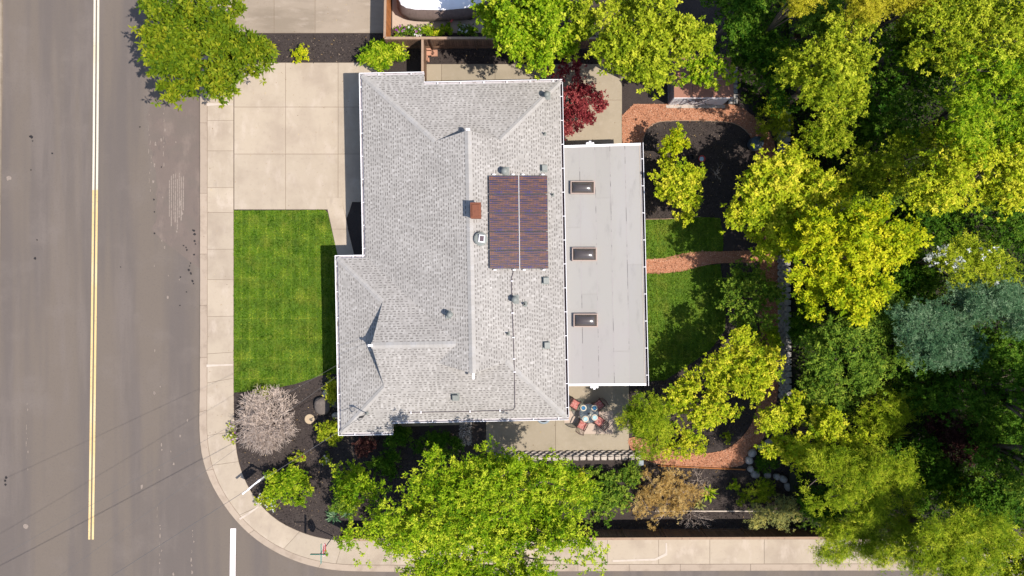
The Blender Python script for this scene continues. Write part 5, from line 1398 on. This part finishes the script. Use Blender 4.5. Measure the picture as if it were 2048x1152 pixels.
tree('wood_tree', 'olive-green tree on the slope above the stone wall, upper left of the wood', 1655, 150, 96, 110, 7.4, 2.6, 'olive', seed=180, nl=13, nc=290, per=56, rc=.42, L=.19, W=.09, base_z=hz(1655), lobe=(.22, .36), low=-.1)
for i, (x, y, rx_, ry_, lb) in enumerate(((1600, -4, 26, 26, 'left and smallest of the golden conifers at the top edge'), (1735, 2, 68, 34, 'broadest golden conifer at the top edge'), (1835, -4, 42, 26, 'right golden conifer at the top edge'))):
    tree('golden_conifer', lb, x, y, rx_, ry_, 9.2, 1.3, 'gold_conifer', seed=190+i, nl=9, nc=int(70+rx_*1.6), per=150, rc=.34, L=.15, W=.035, base_z=hz(x), lobe=(.34, .48), low=-.2, upb=.6, group='golden conifers at the top edge')
tree('wood_tree', 'olive tree in the top right corner of the wood', 1950, 60, 120, 90, 8.8, 2.4, 'olive', seed=200, nl=13, nc=310, per=56, rc=.42, L=.19, W=.09, base_z=hz(1950), lobe=(.22, .36), low=-.1)
tree('wood_tree', 'wide sunny olive-green tree at the right edge below the corner tree', 1960, 215, 125, 100, 8.6, 2.6, 'lime', seed=201, nl=14, nc=360, per=56, rc=.42, L=.18, W=.08, base_z=hz(1960), lobe=(.22, .36), low=-.1)
tree('wood_tree', 'bright lime tree at the right edge above the dark gap', 1945, 350, 118, 78, 8.2, 2.3, 'chartreuse', seed=202, nl=13, nc=290, per=54, rc=.42, L=.2, W=.09, base_z=hz(1945), lobe=(.22, .36), low=-.1)
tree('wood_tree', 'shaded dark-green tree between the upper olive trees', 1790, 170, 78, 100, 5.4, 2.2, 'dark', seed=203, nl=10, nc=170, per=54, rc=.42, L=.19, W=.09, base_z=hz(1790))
tree('wood_tree', 'half-shaded olive tree right of the stone wall top', 1800, 320, 82, 58, 5.6, 1.8, 'olive', seed=204, nl=10, nc=150, per=54, rc=.4, L=.18, W=.08, base_z=hz(1800), lobe=(.22, .34))
tree('wood_tree', 'grey-green small tree just right of the stone wall', 1640, 278, 46, 42, 4.4, 1.5, 'pine', seed=205, nl=8, nc=80, per=54, rc=.36, L=.2, W=.06, base_z=hz(1640))
tree('chartreuse_tree', 'bright chartreuse tree straddling the stone wall in the middle of the garden', 1560, 408, 126, 110, 4.6, 1.9, 'chartreuse', seed=210, wk=.5, nl=22, nc=560, per=46, rc=.36, L=.23, W=.11, lobe=(.22, .33), low=-.1, upb=.5, base=(1545, 410))
tree('golden_tree', 'golden-yellow tree at the centre of the wood edge', 1696, 518, 130, 126, 6.4, 2.4, 'yellow', seed=211, wk=.5, nl=22, nc=600, per=46, rc=.36, L=.24, W=.10, base_z=hz(1698), lobe=(.22, .33), low=-.1, upb=.55)
tree('small_chartreuse_tree', 'small chartreuse tree close to the flat roof, yellower at its top', 1353, 372, 56, 66, 2.7, 1.3, 'chartreuse', seed=212, nl=12, nc=150, per=44, rc=.3, L=.19, W=.11, lobe=(.24, .36), low=0.)
tree('yellow_sapling', 'slim yellow sapling right above the small chartreuse tree', 1344, 296, 28, 30, 2.2, 1.0, 'yellow', seed=213, nl=8, nc=60, per=40, rc=.24, L=.16, W=.09, lobe=(.26, .38))
twig_shrub('gnarled_shrub', 'small bare gnarled pale shrub on the dark bed', 1441, 343, 22, 24, 1.3, M['bark_pale'], 17, gens=5, first=4, kids=(1, 2), r0=.035, curl=.8)
tree('garden_shrub', 'dark glossy round shrub below the end of the cross path', 1502, 588, 56, 58, 1.7, 1.3, 'green', seed=214, nl=10, nc=150, per=50, rc=.32, L=.18, W=.09, cat='shrub')
tree('wood_tree', 'mid-green tree below the golden tree', 1710, 690, 98, 76, 5.6, 2.0, 'green', seed=215, nl=12, nc=260, per=54, rc=.42, L=.22, W=.08, base_z=hz(1710), lobe=(.24, .36), low=-.1, tone_c=.15)
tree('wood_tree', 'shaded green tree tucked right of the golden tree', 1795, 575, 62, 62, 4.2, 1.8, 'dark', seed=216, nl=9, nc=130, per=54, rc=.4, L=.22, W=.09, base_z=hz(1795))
tree('blossom_tree', 'grey-olive tree with white blossom tips at the right', 1934, 530, 82, 56, 6.6, 1.7, 'olive', seed=217, nl=11, nc=170, per=56, rc=.38, L=.2, W=.05, base_z=hz(1928), lobe=(.22, .34), tone_c=.15, extra=[('blossom', 'blossom', .12, .15, .06, 14)])
tree('blossom_tree', 'silver-white flowering branch tips left of the grey-olive tree', 1886, 520, 32, 28, 7.0, .9, 'blossom', seed=218, nl=8, nc=34, per=18, rc=.24, L=.17, W=.06, base_z=hz(1886), lobe=(.2, .3), low=.1)
tree('blue_conifer', 'blue-green conifer at the right edge below the blossom tree', 1960, 610, 92, 60, 6.8, 1.8, 'blue', seed=219, nl=11, nc=190, per=90, rc=.42, L=.22, W=.035, base_z=hz(1960), lobe=(.22, .36), low=-.1)
tree('blue_conifer', 'broad pale blue-green conifer right of the mid-green tree', 1858, 672, 108, 58, 7.2, 1.6, 'blue', seed=220, nl=13, nc=250, per=90, rc=.42, L=.22, W=.035, base_z=hz(1858), lobe=(.22, .34), low=-.05)
tree('wood_tree', 'large dark tree at the lower right edge', 1955, 770, 105, 82, 5.2, 2.0, 'dark', seed=221, nl=12, nc=240, per=54, rc=.42, L=.19, W=.08, base_z=hz(1955), tone_c=.15)
tree('wood_tree', 'dark tree at the right edge in the gap under the lime tree', 2010, 440, 62, 52, 4.0, 1.6, 'dark', seed=222, nl=8, nc=100, per=54, rc=.4, L=.2, W=.08, base_z=hz(2010))
tree('garden_tree', 'chartreuse tree at the lower end of the back lawn', 1486, 738, 74, 78, 3.4, 1.5, 'chartreuse', wk=.5, seed=230, nl=12, nc=210, per=44, rc=.34, L=.2, W=.10, lobe=(.24, .36), low=-.05, upb=.5)
tree('garden_tree', 'yellow-tipped lime tree right of the patio set', 1397, 802, 76, 70, 2.8, 1.3, 'chartreuse', wk=.5, seed=231, nl=12, nc=200, per=42, rc=.3, L=.18, W=.09, lobe=(.24, .36), low=-.05, upb=.5)
tree('feathery_tree', 'feathery olive-green tree shading the patio edge', 1292, 838, 54, 62, 2.4, 1.5, 'pine', seed=232, nl=11, nc=150, per=90, rc=.3, L=.2, W=.035, lobe=(.24, .38), low=-.1)
shrub('lime_shrub', 'rounded lime shrub on the red path bend below the patio trees', 1352, 888, 48, 36, 1.3, 'chartreuse', 233, nc=100, per=50, rc=.22, L=.12, W=.06)
shrub('young_plant', 'tiny green plant alone on the dark bed near the red path', 1454, 873, 10, 12, .5, 'olive', 234, nc=14, per=30, rc=.13, L=.1, W=.05, cat='plant')
tree('bright_tree', 'vivid lime tree above the boulder ring', 1612, 868, 88, 66, 4.2, 1.7, 'chartreuse', wk=.5, seed=235, nl=12, nc=240, per=46, rc=.36, L=.21, W=.09, base_z=.3, lobe=(.24, .36), low=-.1, upb=.5)
tree('wood_tree', 'shaded green tree behind the vivid lime tree', 1635, 795, 58, 56, 3.2, 1.5, 'green', seed=236, nl=9, nc=120, per=54, rc=.36, L=.2, W=.08, base_z=hz(1635))
tree('greyish_tree', 'dull grey-olive tree in the shaded middle of the wood', 1762, 815, 62, 58, 3.8, 1.5, 'pine', seed=237, nl=9, nc=130, per=80, rc=.38, L=.22, W=.035, base_z=hz(1762), tone_c=.12)
tree('maroon_tree', 'dark maroon-leaved tree in the shaded lower right', 1915, 885, 82, 46, 3.2, 1.2, 'maroon', seed=238, nl=9, nc=140, per=54, rc=.4, L=.18, W=.08, base_z=hz(1915))
tree('pine_tree', 'olive pine above the end of the street fence', 1720, 960, 98, 62, 6.4, 1.6, 'pine', seed=240, nl=13, nc=230, per=110, rc=.38, L=.22, W=.03, base_z=.6, lobe=(.22, .34), low=-.1, upb=.6)
tree('pine_tree', 'sunlit pine spilling over the pavement at the lower right', 1735, 1065, 98, 66, 5.2, 1.8, 'pine', seed=241, nl=13, nc=230, per=110, rc=.38, L=.22, W=.03, base_z=.3, lobe=(.22, .34), low=-.1, upb=.6, base=(1700, 1030))
tree('pine_tree', 'tall pine reaching the bottom right corner', 1890, 1085, 110, 78, 8.2, 2.2, 'pine', seed=242, nl=13, nc=260, per=110, rc=.4, L=.24, W=.03, base_z=.9, lobe=(.22, .34), low=-.1, upb=.6)
tree('wood_tree', 'dark green tree at the right edge above the corner pine', 1985, 985, 72, 78, 6.0, 2.0, 'dark', seed=243, nl=10, nc=170, per=54, rc=.42, L=.2, W=.08, base_z=hz(1985), tone_c=.15)
tree('wood_tree', 'olive tree crowding the bottom right corner', 2030, 1110, 60, 60, 6.5, 1.8, 'olive', seed=244, nl=8, nc=120, per=54, rc=.42, L=.2, W=.08, base_z=hz(1985))
# -- bed along the street fence
shrub('bed_shrub', 'leafy green shrub mass left of the dry tan bush', 1205, 992, 62, 46, 1.5, 'green', 250, nc=150, per=48, rc=.26, L=.17, W=.09, nl=10)
shrub('bed_shrub', 'yellowish upright shrub between the big tree and the green shrub', 1155, 965, 22, 30, 1.6, 'chartreuse', 251, nc=46, per=40, rc=.22, L=.15, W=.06)
shrub('dry_bush', 'dry tan-orange bush before the street fence', 1340, 990, 70, 56, 1.7, 'tan', 252, nc=170, per=70, rc=.26, L=.15, W=.03, nl=11, bark='twig_grey', twigs=120)
twig_shrub('bare_bush', 'bare grey-purple twigs hanging over the fence below the tan bush', 1392, 1042, 46, 30, 2.2, M['twig_grey'], 253, gens=5, first=7, kids=(1, 3), r0=.02)
twig_shrub('dead_bush', 'small bare pale twigs at the upper right of the tan bush', 1400, 965, 30, 30, .9, M['twig_grey'], 254, gens=4, first=7, kids=(2, 3), r0=.014)
shrub('rose_plant', 'single small green rose plant in the dark bed near the boulders', 1466, 968, 9, 12, .6, 'lime', 255, nc=16, per=24, rc=.13, L=.12, W=.07, cat='plant')
shrub('pale_shrub', 'pale yellow-olive shrub draped over the street fence', 1545, 1022, 48, 36, 1.9, 'silver', 256, nc=90, per=60, rc=.26, L=.15, W=.04)
shrub('boulder_plant', 'low olive plant among the boulders', 1530, 925, 26, 18, .7, 'dark', 257, nc=40, per=40, rc=.2, L=.16, W=.05, cat='plant')
shrub('rock_shrub', 'soft dull-green shrub below the boulder ring', 1512, 985, 36, 28, 1.0, 'pine', 258, nc=60, per=50, rc=.24, L=.16, W=.04)
shrub('wall_plant', 'green shrub on the dark bed left of the stone wall', 1530, 690, 26, 44, 1.3, 'lime', 259, nc=60, per=44, rc=.22, L=.15, W=.07)
shrub('wall_fern', 'dark fern-like shrub just right of the stone wall', 1600, 650, 26, 40, 1.4, 'dark', 260, nc=60, per=50, rc=.24, L=.2, W=.05, base_z=.6)

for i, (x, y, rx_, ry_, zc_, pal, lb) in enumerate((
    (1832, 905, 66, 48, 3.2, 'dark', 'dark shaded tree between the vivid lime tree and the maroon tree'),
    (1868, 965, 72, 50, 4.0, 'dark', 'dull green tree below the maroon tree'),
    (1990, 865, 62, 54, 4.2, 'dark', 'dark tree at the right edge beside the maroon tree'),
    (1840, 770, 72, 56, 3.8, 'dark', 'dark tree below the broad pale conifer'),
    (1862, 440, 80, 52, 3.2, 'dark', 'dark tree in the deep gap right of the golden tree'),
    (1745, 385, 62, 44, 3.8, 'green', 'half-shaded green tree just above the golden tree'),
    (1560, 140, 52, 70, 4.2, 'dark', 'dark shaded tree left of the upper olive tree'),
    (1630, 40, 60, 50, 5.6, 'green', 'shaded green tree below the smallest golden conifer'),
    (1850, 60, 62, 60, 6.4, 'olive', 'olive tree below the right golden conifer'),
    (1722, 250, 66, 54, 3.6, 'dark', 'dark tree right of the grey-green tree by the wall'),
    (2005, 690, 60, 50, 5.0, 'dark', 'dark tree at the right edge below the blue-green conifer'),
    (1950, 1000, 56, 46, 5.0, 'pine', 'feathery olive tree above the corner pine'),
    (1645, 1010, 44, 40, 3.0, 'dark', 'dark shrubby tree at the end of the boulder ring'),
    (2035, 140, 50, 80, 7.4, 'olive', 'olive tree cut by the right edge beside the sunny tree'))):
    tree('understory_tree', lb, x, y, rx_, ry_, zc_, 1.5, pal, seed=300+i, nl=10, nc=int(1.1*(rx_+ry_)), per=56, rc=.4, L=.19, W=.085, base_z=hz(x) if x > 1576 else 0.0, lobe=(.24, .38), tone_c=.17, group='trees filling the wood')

for i, (x, y, pal, lb) in enumerate((
                                     (2100, 810, 'dark', 'tall dark tree cut by the right edge beside the large dark tree'), (2098, 930, 'green', 'tall green tree cut by the right edge above the bottom corner'))):
    tree('tall_tree', lb, x, y, 84, 84, 9.2, 4.4, pal, seed=340+i, nl=14, nc=300, per=52, rc=.44, L=.2, W=.09, base_z=1.2, lobe=(.26, .4), low=-.8, tone_c=.17, group='tall trees along the right edge')

shrub('shade_shrub', 'green shrub at the right flank of the big street tree', 1108, 968, 38, 34, 1.6, 'lime', 270, nc=90, per=46, rc=.24, L=.16, W=.07, base_z=.3)
shrub('shade_shrub', 'dark shrub in deep shade left of the porch strip', 768, 925, 30, 24, 1.3, 'dark', 271, nc=60, per=44, rc=.24, L=.16, W=.07)
shrub('shade_shrub', 'green shrub between spiky plant and young bright tree', 690, 1004, 26, 22, 1.2, 'green', 272, nc=60, per=44, rc=.22, L=.15, W=.07)
shrub('shade_shrub', 'small green shrub at the dark bed end by the scalloped wall', 1262, 950, 24, 20, .9, 'green', 273, nc=46, per=44, rc=.2, L=.14, W=.07, base_z=.25)
